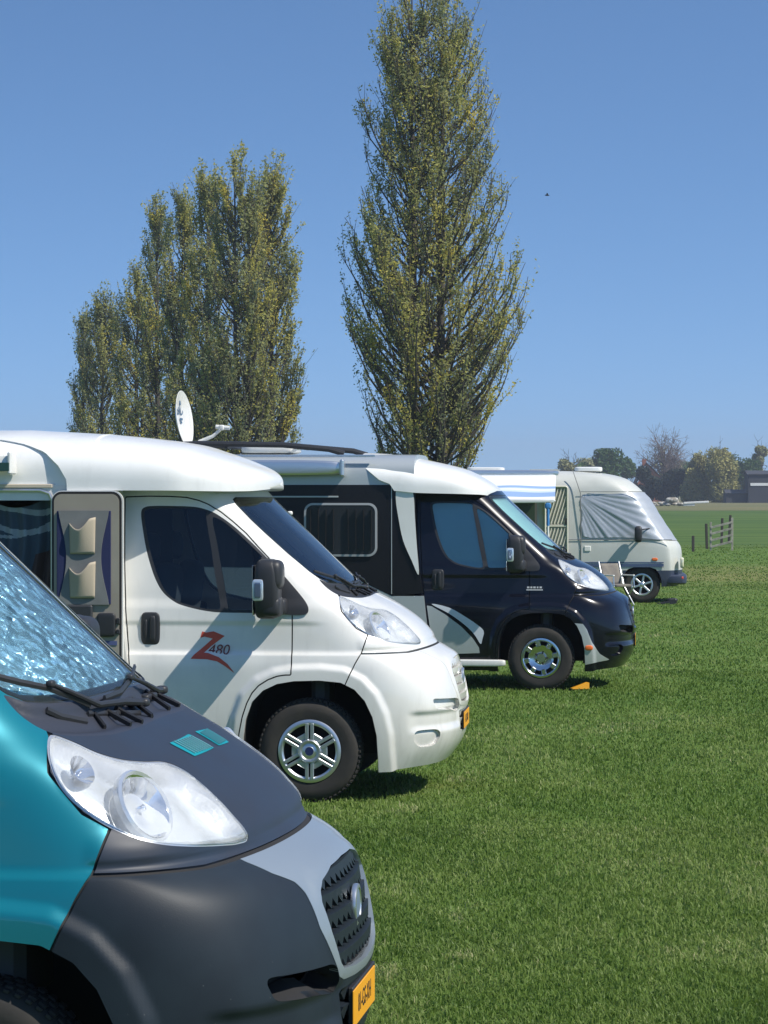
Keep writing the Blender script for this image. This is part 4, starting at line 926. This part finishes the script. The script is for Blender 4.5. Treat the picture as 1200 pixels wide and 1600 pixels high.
# black levelling ramp
b=MB(); b.prism([(-.20,0),(.20,0),(.14,.10),(-.05,.04)],-.1,.1); b.rbox((.1,0,.07),(.10,.10,.04),3)
rp=b.build('levelling_ramp',black); tag(rp,'black plastic levelling ramp on the grass below the beige motorhome bumper','ramp'); rp.location=((1040-600)/85.3,51.4,0)
# folding chair
ch=tag(empty('camping_chair',((966-600)/87.0,50.5,0),math.radians(-62)),'folding camping chair with brown grey back standing before the beige motorhome','chair')
cl=mat('chair cloth',(.20,.18,.15),.9,bump=(80,.3,.004),noise=(6,(.15,.135,.12),.35,.65))
V=[];F=[]
for i in range(9):
    for j in range(9):
        u=i/8-.5; v=j/8; V.append((-.22-.16*v-.02*math.cos(u*3),u*.46,.46+v*.42))
F=[(i*9+j,(i+1)*9+j,(i+1)*9+j+1,i*9+j+1) for i in range(8) for j in range(8)]
o=mobj('backrest',V,F,cl,ch); o.modifiers.new('s','SOLIDIFY').thickness=.02
m=MB(); m.rbox((.0,0,.43),(.23,.23,.03),6); m.build('seat',cl,ch)
for y in (-.26,.26):
    m=MB(); m.tube([(-.40,y,.92),(-.20,y,.42),(.24,y,0)],.015,6); m.build('leg',alu,ch)
    m=MB(); m.tube([(.22,y,.42),(-.25,y,0)],.015,6); m.tube([(.22,y,.42),(.20,y,.62)],.013,6); m.build('leg',alu,ch)
    m=MB(); m.box((-.02,y,.64),(.24,.025,.015),.008); m.build('armrest',gelcoat,ch)
ch.scale=(.82,.82,.86)
# ------------------------------------------------------------------ trees
def attrmat(name,ramp,trans=.35,nz=.35,rough=.6):
    m=bpy.data.materials.new(name); m.use_nodes=True; n=m.node_tree; n.nodes.clear()
    o=n.nodes.new('ShaderNodeOutputMaterial'); a=n.nodes.new('ShaderNodeAttribute'); a.attribute_name='tint'
    r=n.nodes.new('ShaderNodeValToRGB'); e=r.color_ramp.elements
    for i,(p,c) in enumerate(ramp):
        q=e[i] if i<2 else e.new(p); q.position=p; q.color=(*c,1)
    d=n.nodes.new('ShaderNodeBsdfPrincipled'); d.inputs['Roughness'].default_value=rough; d.inputs['Specular IOR Level'].default_value=.3
    t=n.nodes.new('ShaderNodeBsdfTranslucent'); mx=n.nodes.new('ShaderNodeMixShader'); mx.inputs[0].default_value=trans
    n.links.new(a.outputs['Fac'],r.inputs[0]); n.links.new(r.outputs[0],d.inputs['Base Color']); n.links.new(r.outputs[0],t.inputs[0])
    n.links.new(d.outputs[0],mx.inputs[1]); n.links.new(t.outputs[0],mx.inputs[2]); n.links.new(mx.outputs[0],o.inputs[0]); return m
bark=mat('poplar bark',(.075,.062,.05),.9,bump=(9,.6,.03),noise=(5,(.045,.038,.032),.3,.7))
poplar_leaf=attrmat('poplar leaves',[(0,(.25,.28,.16)),(1,(.66,.55,.11)),(.35,(.38,.39,.15)),(.7,(.52,.48,.12))],.58)
def leafmesh(P,size,rng,tint,aspect=1.0,up=0):
    n=len(P); a=rng.normal(size=(n,3)); a[:,2]+=up; a/=np.linalg.norm(a,axis=1,keepdims=True); b=rng.normal(size=(n,3)); b=np.cross(a,b); b/=np.linalg.norm(b,axis=1,keepdims=True)
    s=(size*rng.uniform(.6,1.3,n))[:,None]; a=a*s*aspect; b=b*s*.62
    V=np.stack([P-a,P+b*.9,P+a,P-b*.9],1).reshape(-1,3); F=np.arange(n*4).reshape(-1,4)
    return V,F,np.repeat(tint,4)
def tubes(paths,k=4):
    V=[];F=[];b=0
    for pts,r in paths:
        pts=np.asarray(pts); n=len(pts); d=np.gradient(pts,axis=0); d/=np.maximum(np.linalg.norm(d,axis=1,keepdims=True),1e-9)
        a=np.cross(d,[.31,.95,.05]); a/=np.maximum(np.linalg.norm(a,axis=1,keepdims=True),1e-9); c=np.cross(d,a); rr=np.linspace(r[0],r[1],n)[:,None]
        for j in range(k):
            t=2*math.pi*j/k; V.append(pts+(a*math.cos(t)+c*math.sin(t))*rr)
        for i in range(n-1):
            for j in range(k): F.append((b+j*n+i,b+((j+1)%k)*n+i,b+((j+1)%k)*n+i+1,b+j*n+i+1))
        b+=n*k
    return np.concatenate(V),np.array(F)
def poplar(x,D,h,prof,offs,nbr,nleaf,seed,label,leaf=.10,tb=0.0,r0=.22,group=None):
    rng=np.random.default_rng(seed); root=tag(empty('poplar_tree',(x,D,0)),label,'tree',group)
    zs=[p[0] for p in prof]; ws=[p[1] for p in prof]; W=lambda z: float(np.interp(z,zs,ws))
    trunks=[];paths=[];segs=[]
    for (ox,oy,th) in offs:
        zz=np.linspace(0,th,26); wob=np.cumsum(rng.normal(0,.05,(26,2)),0)*.7; t=np.stack([ox+wob[:,0]*(zz/th),oy+wob[:,1]*(zz/th),zz],1); trunks.append(t)
    for b in range(nbr):
        t=trunks[b%len(trunks)]; th=t[-1,2]; z0=th*(.02+.90*rng.random()**1.05); i=z0/th*25; i0=int(i); p0=t[i0]+(t[min(i0+1,25)]-t[i0])*(i-i0)
        ph=rng.uniform(0,2*math.pi); up=rng.uniform(.9,1.0)
        for _ in range(8):
            L_=rng.uniform(2.0,5.5)*(1-.55*z0/h); z1=p0[2]+L_
            if z1<h: break
        rr=W(min(z1,h))*rng.uniform(.3,1)**.45
        end=np.array([math.cos(ph)*rr,math.sin(ph)*rr,min(z1,h*1.0)]); 
        if L_<rr*1.0: end[2]=p0[2]+rr*1.1
        if end[2]>h: end[2]=h
        if rr>W(end[2]): end[:2]*=W(end[2])/rr
        u=np.linspace(0,1,9)[:,None]; mid=p0+(end-p0)*np.array([.80,.80,.38])
        path=(1-u)**2*p0+2*u*(1-u)*mid+u*u*end; path+=rng.normal(0,.05,path.shape)*u
        thick=.030+.055*(1-z0/h)*rng.uniform(.5,1.3); paths.append((path,(thick,.010)))
        ct=rng.normal(0,.24)
        for j in range(9):
            v=rng.uniform(.22,1); q=path[min(8,int(v*8))]; d=np.array([rng.normal(0,.24),rng.normal(0,.24),1.0]); d[:2]+=np.array([math.cos(ph),math.sin(ph)])*.15; d/=np.linalg.norm(d); l=rng.uniform(.5,1.7)
            e=q+d*l; segs.append((q,e,ct+rng.normal(0,.12)))
            if rng.random()<.8: paths.append((np.stack([q,(q+e)/2+rng.normal(0,.04,3),e]),(.013,.005)))
        segs.append((path[4],path[8],ct))
    lp=[];lt=[]
    per=max(1,int(nleaf*.88)//len(segs))
    sun=0
    for q,e,tn in segs:
        k=int(per*min(3.5,rng.exponential(1.0)+.1))
        u=rng.random((k,1))**.7; P=q+(e-q)*u+rng.normal(0,.085,(k,3)); lp.append(P); lt.append(np.full(k,tn+tb)+rng.normal(0,.15,k))
    P=np.concatenate(lp); T=np.concatenate(lt)
    nz=np.sin(P[:,0]*1.3+seed)*np.sin(P[:,2]*.8+seed*2)*np.sin(P[:,1]*1.1)
    T=np.clip(.42+T+.22*nz,0,1)
    V,F,tt=leafmesh(P,leaf,rng,T,1.15)
    mobj('crown',V,F,poplar_leaf,root,False,attr=tt)
    tp=[(t,(r0,.02)) for t in trunks]
    V,F=tubes(tp,10); mobj('trunk',V,F,bark,root)
    V,F=tubes(paths,4); mobj('branches',V,F,bark,root)
    return root
s=110
poplar((672-600)/40,s,21.9,[(0,.7),(2.0,.9),(3.3,1.5),(4.3,2.4),(5.8,3.4),(7.5,4.0),(10,4.0),(12.5,3.35),(15,3.1),(17.5,2.85),(19,2.3),(20,1.8),(21.9,1.1)],[(-.68,0,21.8),(.45,.4,20.5)],380,98000,3,'tallest poplar with a double trunk, standing alone in the middle',.056,r0=.30)
gp='row of poplars behind the white motorhome'
for i,(px,D,ytop,hwpx,nb,nl,lab) in enumerate([
    (370,150,230,72,210,44000,'tallest poplar of the left row, its tip above all the others'),
    (425,153,268,52,160,32000,'rightmost poplar of the left row, spreading to a broad foot at its right'),
    (322,158,268,46,130,26000,'narrow dark-topped poplar just left of the tallest one in the left row'),
    (284,166,292,40,120,22000,'slim pale poplar in the middle of the left row, behind the white satellite dish'),
    (246,174,310,36,110,22000,'slim poplar with an upright tip parted by sky from the crowns right of it'),
    (212,182,415,40,110,20000,'poplar of middling height between the lowest one and the slim parted tip'),
    (160,190,465,50,130,24000,'low broad poplar of the left row, second from its left end'),
    (132,196,492,24,70,9000,'lowest and leftmost poplar of the left row')]):
    sc=4400/D; h=(770-ytop)/sc+2.03; hw=hwpx/sc
    pr=[(0,hw*.9),(h*.15,hw*1.08),(h*.35,hw*1.02),(h*.6,hw*.95),(h*.8,hw*.82),(h*.92,hw*.5),(h,hw*.12)]
    poplar((px-600)/sc,D,h,pr,[(0,0,h*.97),(hw*.25,.3,h*.85)] if i in(0,5) else [(0,0,h*.97)],nb,int(nl*.92),20+i,lab,.078,-.10+.05*(i%3),group=None)
# ------------------------------------------------------------------ far trees, house, shed
def crowntree(name,px,D,ytop,ybase,wpx,seed,ramp,label,n=7000,leaf=.34,bare=False,low=.05,blobs=9,droop=0):
    sc=4400/D; rng=np.random.default_rng(seed); zb=2.03-(ybase-770)/sc; h=(ybase-ytop)/sc; w=wpx/sc
    root=tag(empty(name,((px-600)/sc,D,max(0,zb*0))),label,'tree')
    paths=[];tips=[]
    nb=26 if not bare else 60
    tr=np.array([(rng.normal(0,.1)*z,rng.normal(0,.05)*z,z*h*.8) for z in np.linspace(0,1,7)]); 
    for b in range(nb):
        z0=h*rng.uniform(.12,.6); ph=rng.uniform(0,2*math.pi); z1=h*rng.uniform(max(low,.25),1)
        k=math.sqrt(max(.02,1-((z1/h-.55)/.5)**2)); r=w*k*rng.uniform(.4,1)
        p0=np.array([0,0,z0]); e=np.array([math.cos(ph)*r,math.sin(ph)*r,max(z1,z0+.3)]); u=np.linspace(0,1,6)[:,None]
        pa=p0+(e-p0)*u; pa[:,2]+=np.sin(u[:,0]*math.pi)*.06*h; paths.append((pa,(.012*h,.02)))
        for j in range(8 if bare else 2):
            q=pa[rng.integers(2,6)]; d=rng.normal(0,1,3)+np.array([math.cos(ph)*.5,math.sin(ph)*.5,1.0]); d/=np.linalg.norm(d); e2=q+d*h*rng.uniform(.08,.2); paths.append((np.stack([q,(q+e2)/2+rng.normal(0,.1,3),e2]),(.07 if bare else .05,.02))); tips.append(e2)
            if bare:
                for k_ in range(3):
                    d2=d+rng.normal(0,.5,3); e3=e2+d2*h*.07; paths.append((np.stack([e2,(e2+e3)/2,e3]),(.035,.02)))
    V,F=tubes([(tr,(.03*h,.01*h))],7); mobj('trunk',V,F,bark,root)
    V,F=tubes(paths,3); mobj('branches',V,F,mat('twigs',(.17,.13,.11),.9) if bare else bark,root)
    lp=[];lt=[]
    for b in range(blobs):
        z=h*rng.uniform(low+.1,.9); k=math.sqrt(max(.05,1-((z/h-.45)/.56)**2)); r=w*k*.72*math.sqrt(rng.random()); ph=rng.uniform(0,6.28); br=w*rng.uniform(.34,.55)
        m_=n//blobs; d=rng.normal(size=(m_,3)); d/=np.linalg.norm(d,axis=1,keepdims=True); d*=(rng.random((m_,1))**.45)*br*np.array([1,1,1.15])
        P=np.array([math.cos(ph)*r,math.sin(ph)*r,z])+d; P=P[(P[:,2]>low*h)&(P[:,2]<h)]
        if droop: P[:,2]-=droop*rng.random(len(P))*2
        P=P[P[:,2]>0]; lp.append(P); lt.append(np.full(len(P),rng.uniform(.25,.75))+rng.normal(0,.14,len(P)))
    P=np.concatenate(lp); T=np.clip(np.concatenate(lt),0,1)
    if bare: i=rng.random(len(P))<.04; P=P[i];T=T[i]
    lm=MATS.get(ramp[0]) or attrmat(ramp[0],ramp[1],.25); MATS[ramp[0]]=lm
    V,F,tt=leafmesh(P,leaf,rng,T); mobj('crown',V,F,lm,root,False,attr=tt)
    return root
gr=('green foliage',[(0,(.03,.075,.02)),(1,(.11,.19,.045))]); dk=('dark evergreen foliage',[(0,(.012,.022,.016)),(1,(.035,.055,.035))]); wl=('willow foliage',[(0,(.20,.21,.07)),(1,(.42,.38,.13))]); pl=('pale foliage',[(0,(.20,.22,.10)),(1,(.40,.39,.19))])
for a in [
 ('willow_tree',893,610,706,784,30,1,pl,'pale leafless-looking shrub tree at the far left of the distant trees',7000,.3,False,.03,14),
 ('broadleaf_tree',938,600,700,784,42,2,gr,'round bright green tree behind the roof of the beige motorhome',9000),
 ('broadleaf_tree',978,640,712,784,22,3,gr,'lower dull green tree right of the round bright green one',3500),
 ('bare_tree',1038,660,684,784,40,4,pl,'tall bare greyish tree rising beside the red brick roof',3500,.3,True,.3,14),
 ('conifer_tree',1010,585,728,785,22,5,dk,'dark bush in front of the red brick roof',6000),
 ('conifer_tree',1057,585,733,785,24,6,dk,'dark bush below the tall bare tree',6000),
 ('conifer_tree',1034,590,745,785,20,16,dk,'lower dark bush between the two taller dark bushes',4500),
 ('willow_tree',1092,580,703,786,30,7,wl,'left one of the two olive yellow willows',13000,.30,False,.02,20,.5),
 ('willow_tree',1130,575,697,786,32,8,wl,'right one of the two olive yellow willows',13000,.30,False,.02,20,.5),
 ('broadleaf_tree',1166,640,716,784,24,9,gr,'small green tree between the willows and the dark shed',4500),
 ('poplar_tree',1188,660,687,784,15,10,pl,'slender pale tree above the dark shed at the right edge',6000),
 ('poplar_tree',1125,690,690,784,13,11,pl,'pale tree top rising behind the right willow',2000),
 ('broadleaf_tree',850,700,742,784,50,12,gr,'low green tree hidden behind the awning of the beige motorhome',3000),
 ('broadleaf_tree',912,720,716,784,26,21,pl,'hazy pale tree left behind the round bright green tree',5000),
 ('broadleaf_tree',1068,740,722,784,34,22,gr,'hazy green tree behind the dark bushes and the bare tree',6000),
 ('broadleaf_tree',1150,735,712,784,30,23,gr,'hazy green tree behind the right olive yellow willow',5000),
 ('broadleaf_tree',1235,600,705,784,40,14,gr,'green tree beside the shed past the right edge',3000)]:
    crowntree(*a)
def box_house(): pass
D=640; sc=4400/D
hs=tag(empty('brick_house',((1018-600)/sc,D,0)),'house with a red brick gable half hidden by dark bushes','house')
brick=mat('red brick',(.30,.11,.07),.9,noise=(3,(.22,.09,.06),.3,.7)); tile=mat('roof tiles',(.26,.10,.07),.8,noise=(2,(.18,.08,.06),.3,.7))
m=MB(); m.box((0,4,2.2),(3.2,5,2.2)); m.add([(-3.2,-1,4.4),(3.2,-1,4.4),(-1.2,-1,8.6)],[(0,1,2)]); m.build('wall',brick,hs,False)
m=MB(); m.add([(-3.5,-1.3,4.2),(-3.5,9,4.2),(-1.2,9,8.9),(-1.2,-1.3,8.9),(3.6,-1.3,4.2),(3.6,9,4.2)],[(0,1,2,3),(3,2,5,4)]); m.build('roof',tile,hs,False)
m=MB(); m.box((-1.6,1,8.9),(.45,.45,.8)); m.build('chimney',brick,hs,False)
D=560; sc=4400/D
sh=tag(empty('barn',((1196-600)/sc,D,0)),'dark barn with a pale stripe at the right edge behind the field','barn')
dkb=mat('dark boards',(.030,.034,.045),.8)
m=MB(); m.box((1,3,2.9),(4.4,3,2.9)); m.box((-4.6,4,1.0),(3.0,2.5,1.0)); m.build('wall',dkb,sh,False)
m=MB(); m.add([(-3.7,-.3,5.7),(5.7,-.3,5.7),(5.7,3,6.5),(-3.7,3,6.5),(-3.7,6.3,5.7),(5.7,6.3,5.7)],[(0,1,2,3),(3,2,5,4)]); m.add([(-7.8,1.2,1.95),(-3.6,1.2,1.95),(-3.6,4,2.7),(-7.8,4,2.7)],[(0,1,2,3)]); m.build('roof',mat('dark roof',(.04,.042,.05),.7),sh,False)
m=MB(); m.box((-.6,-.06,3.7),(2.4,.05,.28)); m.build('window_band',gelcoat,sh)
# heap of wrapped bales and rubble on the field edge
D=430; sc=4400/D
rng=np.random.default_rng(5); m=MB()
hp=tag(empty('rubble_heap',((1064-600)/sc,D,0)),'pale heap of rubble and white sheeting lying along the field edge','heap')
wm=mat('pale rubble',(.50,.48,.43),.85,noise=(2.2,(.22,.19,.15),.4,.6))
for i in range(60):
    x=rng.uniform(-5.4,.8); k=1+1.2*math.exp(-((x+1.4)/.8)**2); r=rng.uniform(.10,.27)*k; m.rbox((x,rng.uniform(-.6,.6),r*.6+rng.uniform(0,.35)*k),(r*1.5,r,r*.7),2.4,10,7)
m.build('rubble',wm,hp)
m=MB(); m.box((2.3,0,.55),(1.9,.4,.16),.05,Matrix.Rotation(-.05,3,'Y')); m.box((1.2,.1,.22),(.9,.4,.2),.05); m.build('white_sheet',gelcoat,hp)
# gate and posts
wood=mat('grey wood',(.50,.46,.38),.85,noise=(6,(.22,.20,.17),.3,.7)); dwood=mat('dark post wood',(.05,.045,.04),.9)
D=99;sc=4400/D
gt=tag(empty('field_gate',((1127-600)/sc,D,0),math.radians(-8)),'grey wooden field gate with sloping rails at the edge of the lawn','gate')
for i,z in enumerate((.22,.45,.68,.90)):
    m=MB(); R_=Matrix.Rotation(-.26,3,'Y'); m.box((0,0,z),(.39,.02,.036),.004,R_); m.build('rail',wood,gt)
for x,zt in ((-.37,1.0),(.38,1.15)):
    m=MB(); m.box((x,.03,zt/2),(.035,.03,zt/2),.005); m.build('gate_post',wood,gt)
for i,(px,yb,h,lab) in enumerate(((1104,858,.92,'dark field post just left of the gate'),(1083,862,.55,'short dark post left of the taller post and the gate'),(1128,852,1.05,'dark field post behind the gate'),(1140,850,1.15,'dark field post at the right end of the gate'))):
    D=2.03*4400/(yb-770); m=MB(); m.box((0,0,h/2),(.045,.045,h/2),.01,Matrix.Rotation(.03*(i-1),3,'Y')); o=m.build('fence_post',dwood); o.location=((px-600)*D/4400,D,0); tag(o,lab,'post','field posts by the gate')
# small bird
m=MB(); m.rbox((0,0,0),(.20,.07,.06),2.2,12,8); m.add([(-.05,0,.02),(.08,0,.02),(.02,.42,.14),(-.08,.40,.14)],[(0,1,2,3)]); m.add([(-.05,0,.02),(.08,0,.02),(.02,-.42,.14),(-.08,-.40,.14)],[(0,1,2,3)])
bd=m.build('bird',black); bd.scale=(.5,.5,.5); bd.location=((855-600)*120/4400,120,2.03+(770-305)*120/4400); tag(bd,'tiny dark bird flying in the blue sky right of the tallest poplar','bird')
# ------------------------------------------------------------------ ground
def groundmat(name,cols,scales,bumpd=.02,rough=.95,stretch=(1,1,1)):
    m=bpy.data.materials.new(name); m.use_nodes=True; n=m.node_tree; b=n.nodes['Principled BSDF']; b.inputs['Roughness'].default_value=rough; b.inputs['Specular IOR Level'].default_value=.15
    tc=n.nodes.new('ShaderNodeTexCoord'); mp=n.nodes.new('ShaderNodeMapping'); mp.inputs['Scale'].default_value=stretch; n.links.new(tc.outputs['Object'],mp.inputs[0]); prev=None
    for i,(sc_,c,lo_,hi) in enumerate(scales):
        t=n.nodes.new('ShaderNodeTexNoise'); t.inputs['Scale'].default_value=sc_; t.inputs['Detail'].default_value=5; n.links.new(mp.outputs[0],t.inputs['Vector'])
        r=n.nodes.new('ShaderNodeMapRange'); r.inputs['From Min'].default_value=lo_; r.inputs['From Max'].default_value=hi; n.links.new(t.outputs['Fac'],r.inputs[0])
        mx=n.nodes.new('ShaderNodeMixRGB'); n.links.new(r.outputs[0],mx.inputs[0]); mx.inputs[2].default_value=(*c,1)
        if prev is None: mx.inputs[1].default_value=(*cols,1)
        else: n.links.new(prev,mx.inputs[1])
        prev=mx.outputs[0]
    n.links.new(prev,b.inputs['Base Color']); return m
lawn=groundmat('lawn soil',(.090,.155,.028),[(.35,(.11,.175,.036),.4,.65),(1.3,(.045,.105,.016),.5,.7),(.8,(.15,.16,.045),.58,.75),(9,(.06,.11,.02),.45,.75)])
# a worn, drier strip across the lawn where cars drive in (material mask along the lawn, broken up by noise)
n=lawn.node_tree; bs=n.nodes['Principled BSDF']; src=bs.inputs['Base Color'].links[0].from_socket
tc=n.nodes.new('ShaderNodeTexCoord'); sx=n.nodes.new('ShaderNodeSeparateXYZ'); n.links.new(tc.outputs['Object'],sx.inputs[0])
tn=n.nodes.new('ShaderNodeTexNoise'); tn.inputs['Scale'].default_value=.12; tn.inputs['Detail'].default_value=7; mpp=n.nodes.new('ShaderNodeMapping'); mpp.inputs['Scale'].default_value=(.5,1.6,1); n.links.new(tc.outputs['Object'],mpp.inputs[0]); n.links.new(mpp.outputs[0],tn.inputs['Vector'])
def M_(op,a,b):
    q=n.nodes.new('ShaderNodeMath'); q.operation=op
    for i_,v_ in enumerate((a,b)):
        if isinstance(v_,(int,float)): q.inputs[i_].default_value=v_
        else: n.links.new(v_,q.inputs[i_])
    return q.outputs[0]
yy=M_('ADD',sx.outputs['Y'],M_('MULTIPLY',M_('SUBTRACT',tn.outputs['Fac'],.5),40)); dd=M_('ABSOLUTE',M_('SUBTRACT',yy,70),0)
mr=n.nodes.new('ShaderNodeMapRange'); mr.inputs['From Min'].default_value=15; mr.inputs['From Max'].default_value=5; mr.inputs['To Max'].default_value=.8; n.links.new(dd,mr.inputs[0])
mx=n.nodes.new('ShaderNodeMixRGB'); mx.inputs[2].default_value=(.165,.165,.055,1); n.links.new(mr.outputs[0],mx.inputs[0]); n.links.new(src,mx.inputs[1]); n.links.new(mx.outputs[0],bs.inputs['Base Color'])
m=MB(); m.add([(-900,-30,0),(900,-30,0),(900,3200,0),(-900,3200,0)],[(0,1,2,3)]); gd=m.build('ground',lawn,smooth=False); tag(gd,kind='structure')
def band(name,y0,y1,z,mt):
    k=60; xs=np.linspace(-260,420,k+1); V=[(x,y0+1.2*math.sin(x*.11)+(y0*.01)*math.sin(x*.31),z) for x in xs]+[(x,y1+3*math.sin(x*.05),z) for x in xs]
    o=mobj(name,V,[(i,i+1,k+2+i,k+1+i) for i in range(k)],mt,None,False); tag(o,kind='structure'); return o
band('crop_field',104,320,.012,groundmat('crop',(.055,.105,.024),[(.06,(.085,.135,.03),.35,.65),(.25,(.030,.070,.014),.5,.7)],stretch=(.25,1,1)))
band('dry_grass_strip',318,1400,.024,groundmat('dry grass',(.17,.15,.07),[(.05,(.10,.12,.045),.4,.6),(.3,(.22,.18,.10),.5,.7)],stretch=(.3,1,1)))
blade_m=attrmat('grass blades',[(0,(.070,.140,.022)),(1,(.42,.42,.20)),(.42,(.145,.225,.042)),(.75,(.235,.310,.085))],.45,rough=.5)
def vn(x,y,seed):
    R_=np.random.default_rng(100+seed).random((64,64)); xi=np.floor(x).astype(int); yi=np.floor(y).astype(int); fx=x-xi; fy=y-yi; fx=fx*fx*(3-2*fx); fy=fy*fy*(3-2*fy)
    g=lambda a,b: R_[a%64,b%64]
    return (g(xi,yi)*(1-fx)+g(xi+1,yi)*fx)*(1-fy)+(g(xi,yi+1)*(1-fx)+g(xi+1,yi+1)*fx)*fy
def blades(n,y0,y1,h,w,seed,name='grass',marg=1.35):
    rng=np.random.default_rng(seed); y=y0*(y1/y0)**rng.random(n); x=(rng.random(n)-.5)*1200/4400*y*marg+.4
    hh=h*rng.uniform(.45,1.35,n); ww=w*rng.uniform(.6,1.4,n)*(y/y0)**.5; a=rng.uniform(0,2*math.pi,n); tl=rng.uniform(.15,.95,n)
    f=2.2*(vn(x*1.1,y*.55,1)-.5)+1.6*(vn(x*3.1,y*1.7,2)-.5)+1.1*(vn(x*8,y*5,3)-.5)
    f_=np.sin(x*1.9+2.3*np.sin(y*.7))*np.sin(y*.9+1.7*np.sin(x*1.1+1))+.5*np.sin(x*5.1+y*3.3)*np.sin(y*4.7-x*2.2)
    hh*=.7+.6*vn(x*2,y*1.2,5); ln=np.stack([np.cos(a),np.sin(a)],1); pr=np.stack([-np.sin(a),np.cos(a)],1)
    b=a+rng.normal(0,.6,n); wd=np.stack([-np.sin(b),np.cos(b)],1)*ww[:,None]*.5
    base=np.stack([x,y,np.zeros(n)],1)
    mid=base.copy(); mid[:,:2]+=ln*(hh*tl*.35)[:,None]; mid[:,2]=hh*.55
    tip=base.copy(); tip[:,:2]+=ln*(hh*tl)[:,None]; tip[:,2]=hh*(1-.35*tl)
    W3=np.concatenate([wd,np.zeros((n,1))],1)
    V=np.stack([base-W3,base+W3,mid+W3*.85,mid-W3*.85,tip],1).reshape(-1,3)
    i=np.arange(n)*5; F=np.concatenate([np.stack([i,i+1,i+2],1),np.stack([i,i+2,i+3],1),np.stack([i+3,i+2,i+4],1)])
    T=np.clip(.42+.16*f+rng.normal(0,.11,n)+(rng.random(n)<.05)*.25,0,1); dry=(vn(x*1.7+7,y*.9,7)*vn(x*6,y*4,8)>.66)&(rng.random(n)<.7); T[dry]=np.clip(T[dry]+.32,0,1)
    return V,F,np.repeat(T,5)
Vs=[];Fs=[];Ts=[];bb=0
for a in ((170000,9.5,17,.036,.0056,1),(140000,16.5,32,.036,.0080,2),(80000,31,62,.036,.014,3),(40000,60,110,.036,.03,4),(90000,5,17,.036,.0058,11,'grass',4.2),(60000,16.5,34,.036,.0085,12,'grass',2.6),(25000,33,64,.036,.015,13,'grass',2.2)):
    V,F,T=blades(*a); Vs.append(V);Fs.append(F+bb);Ts.append(T);bb+=len(V)
gs=mobj('grass',np.concatenate(Vs),np.concatenate(Fs),blade_m,None,False,attr=np.concatenate(Ts)); tag(gs,'short mown green lawn grass with paler blades','grass',kind='stuff')

# ------------------------------------------------------------------ light haze over the flat land
hz=MB(); hz.box((100,1600,29),(1500,1640,30)); hz=hz.build('haze',None if False else bpy.data.materials.new('haze air'),smooth=False); tag(hz,kind='stuff')
hm=hz.data.materials[0]; hm.use_nodes=True; n=hm.node_tree; n.nodes.clear(); o=n.nodes.new('ShaderNodeOutputMaterial'); v=n.nodes.new('ShaderNodeVolumePrincipled'); v.inputs['Color'].default_value=(.86,.92,1,1); v.inputs['Density'].default_value=.00032; v.inputs['Anisotropy'].default_value=.3
n.links.new(v.outputs[0],o.inputs['Volume'])
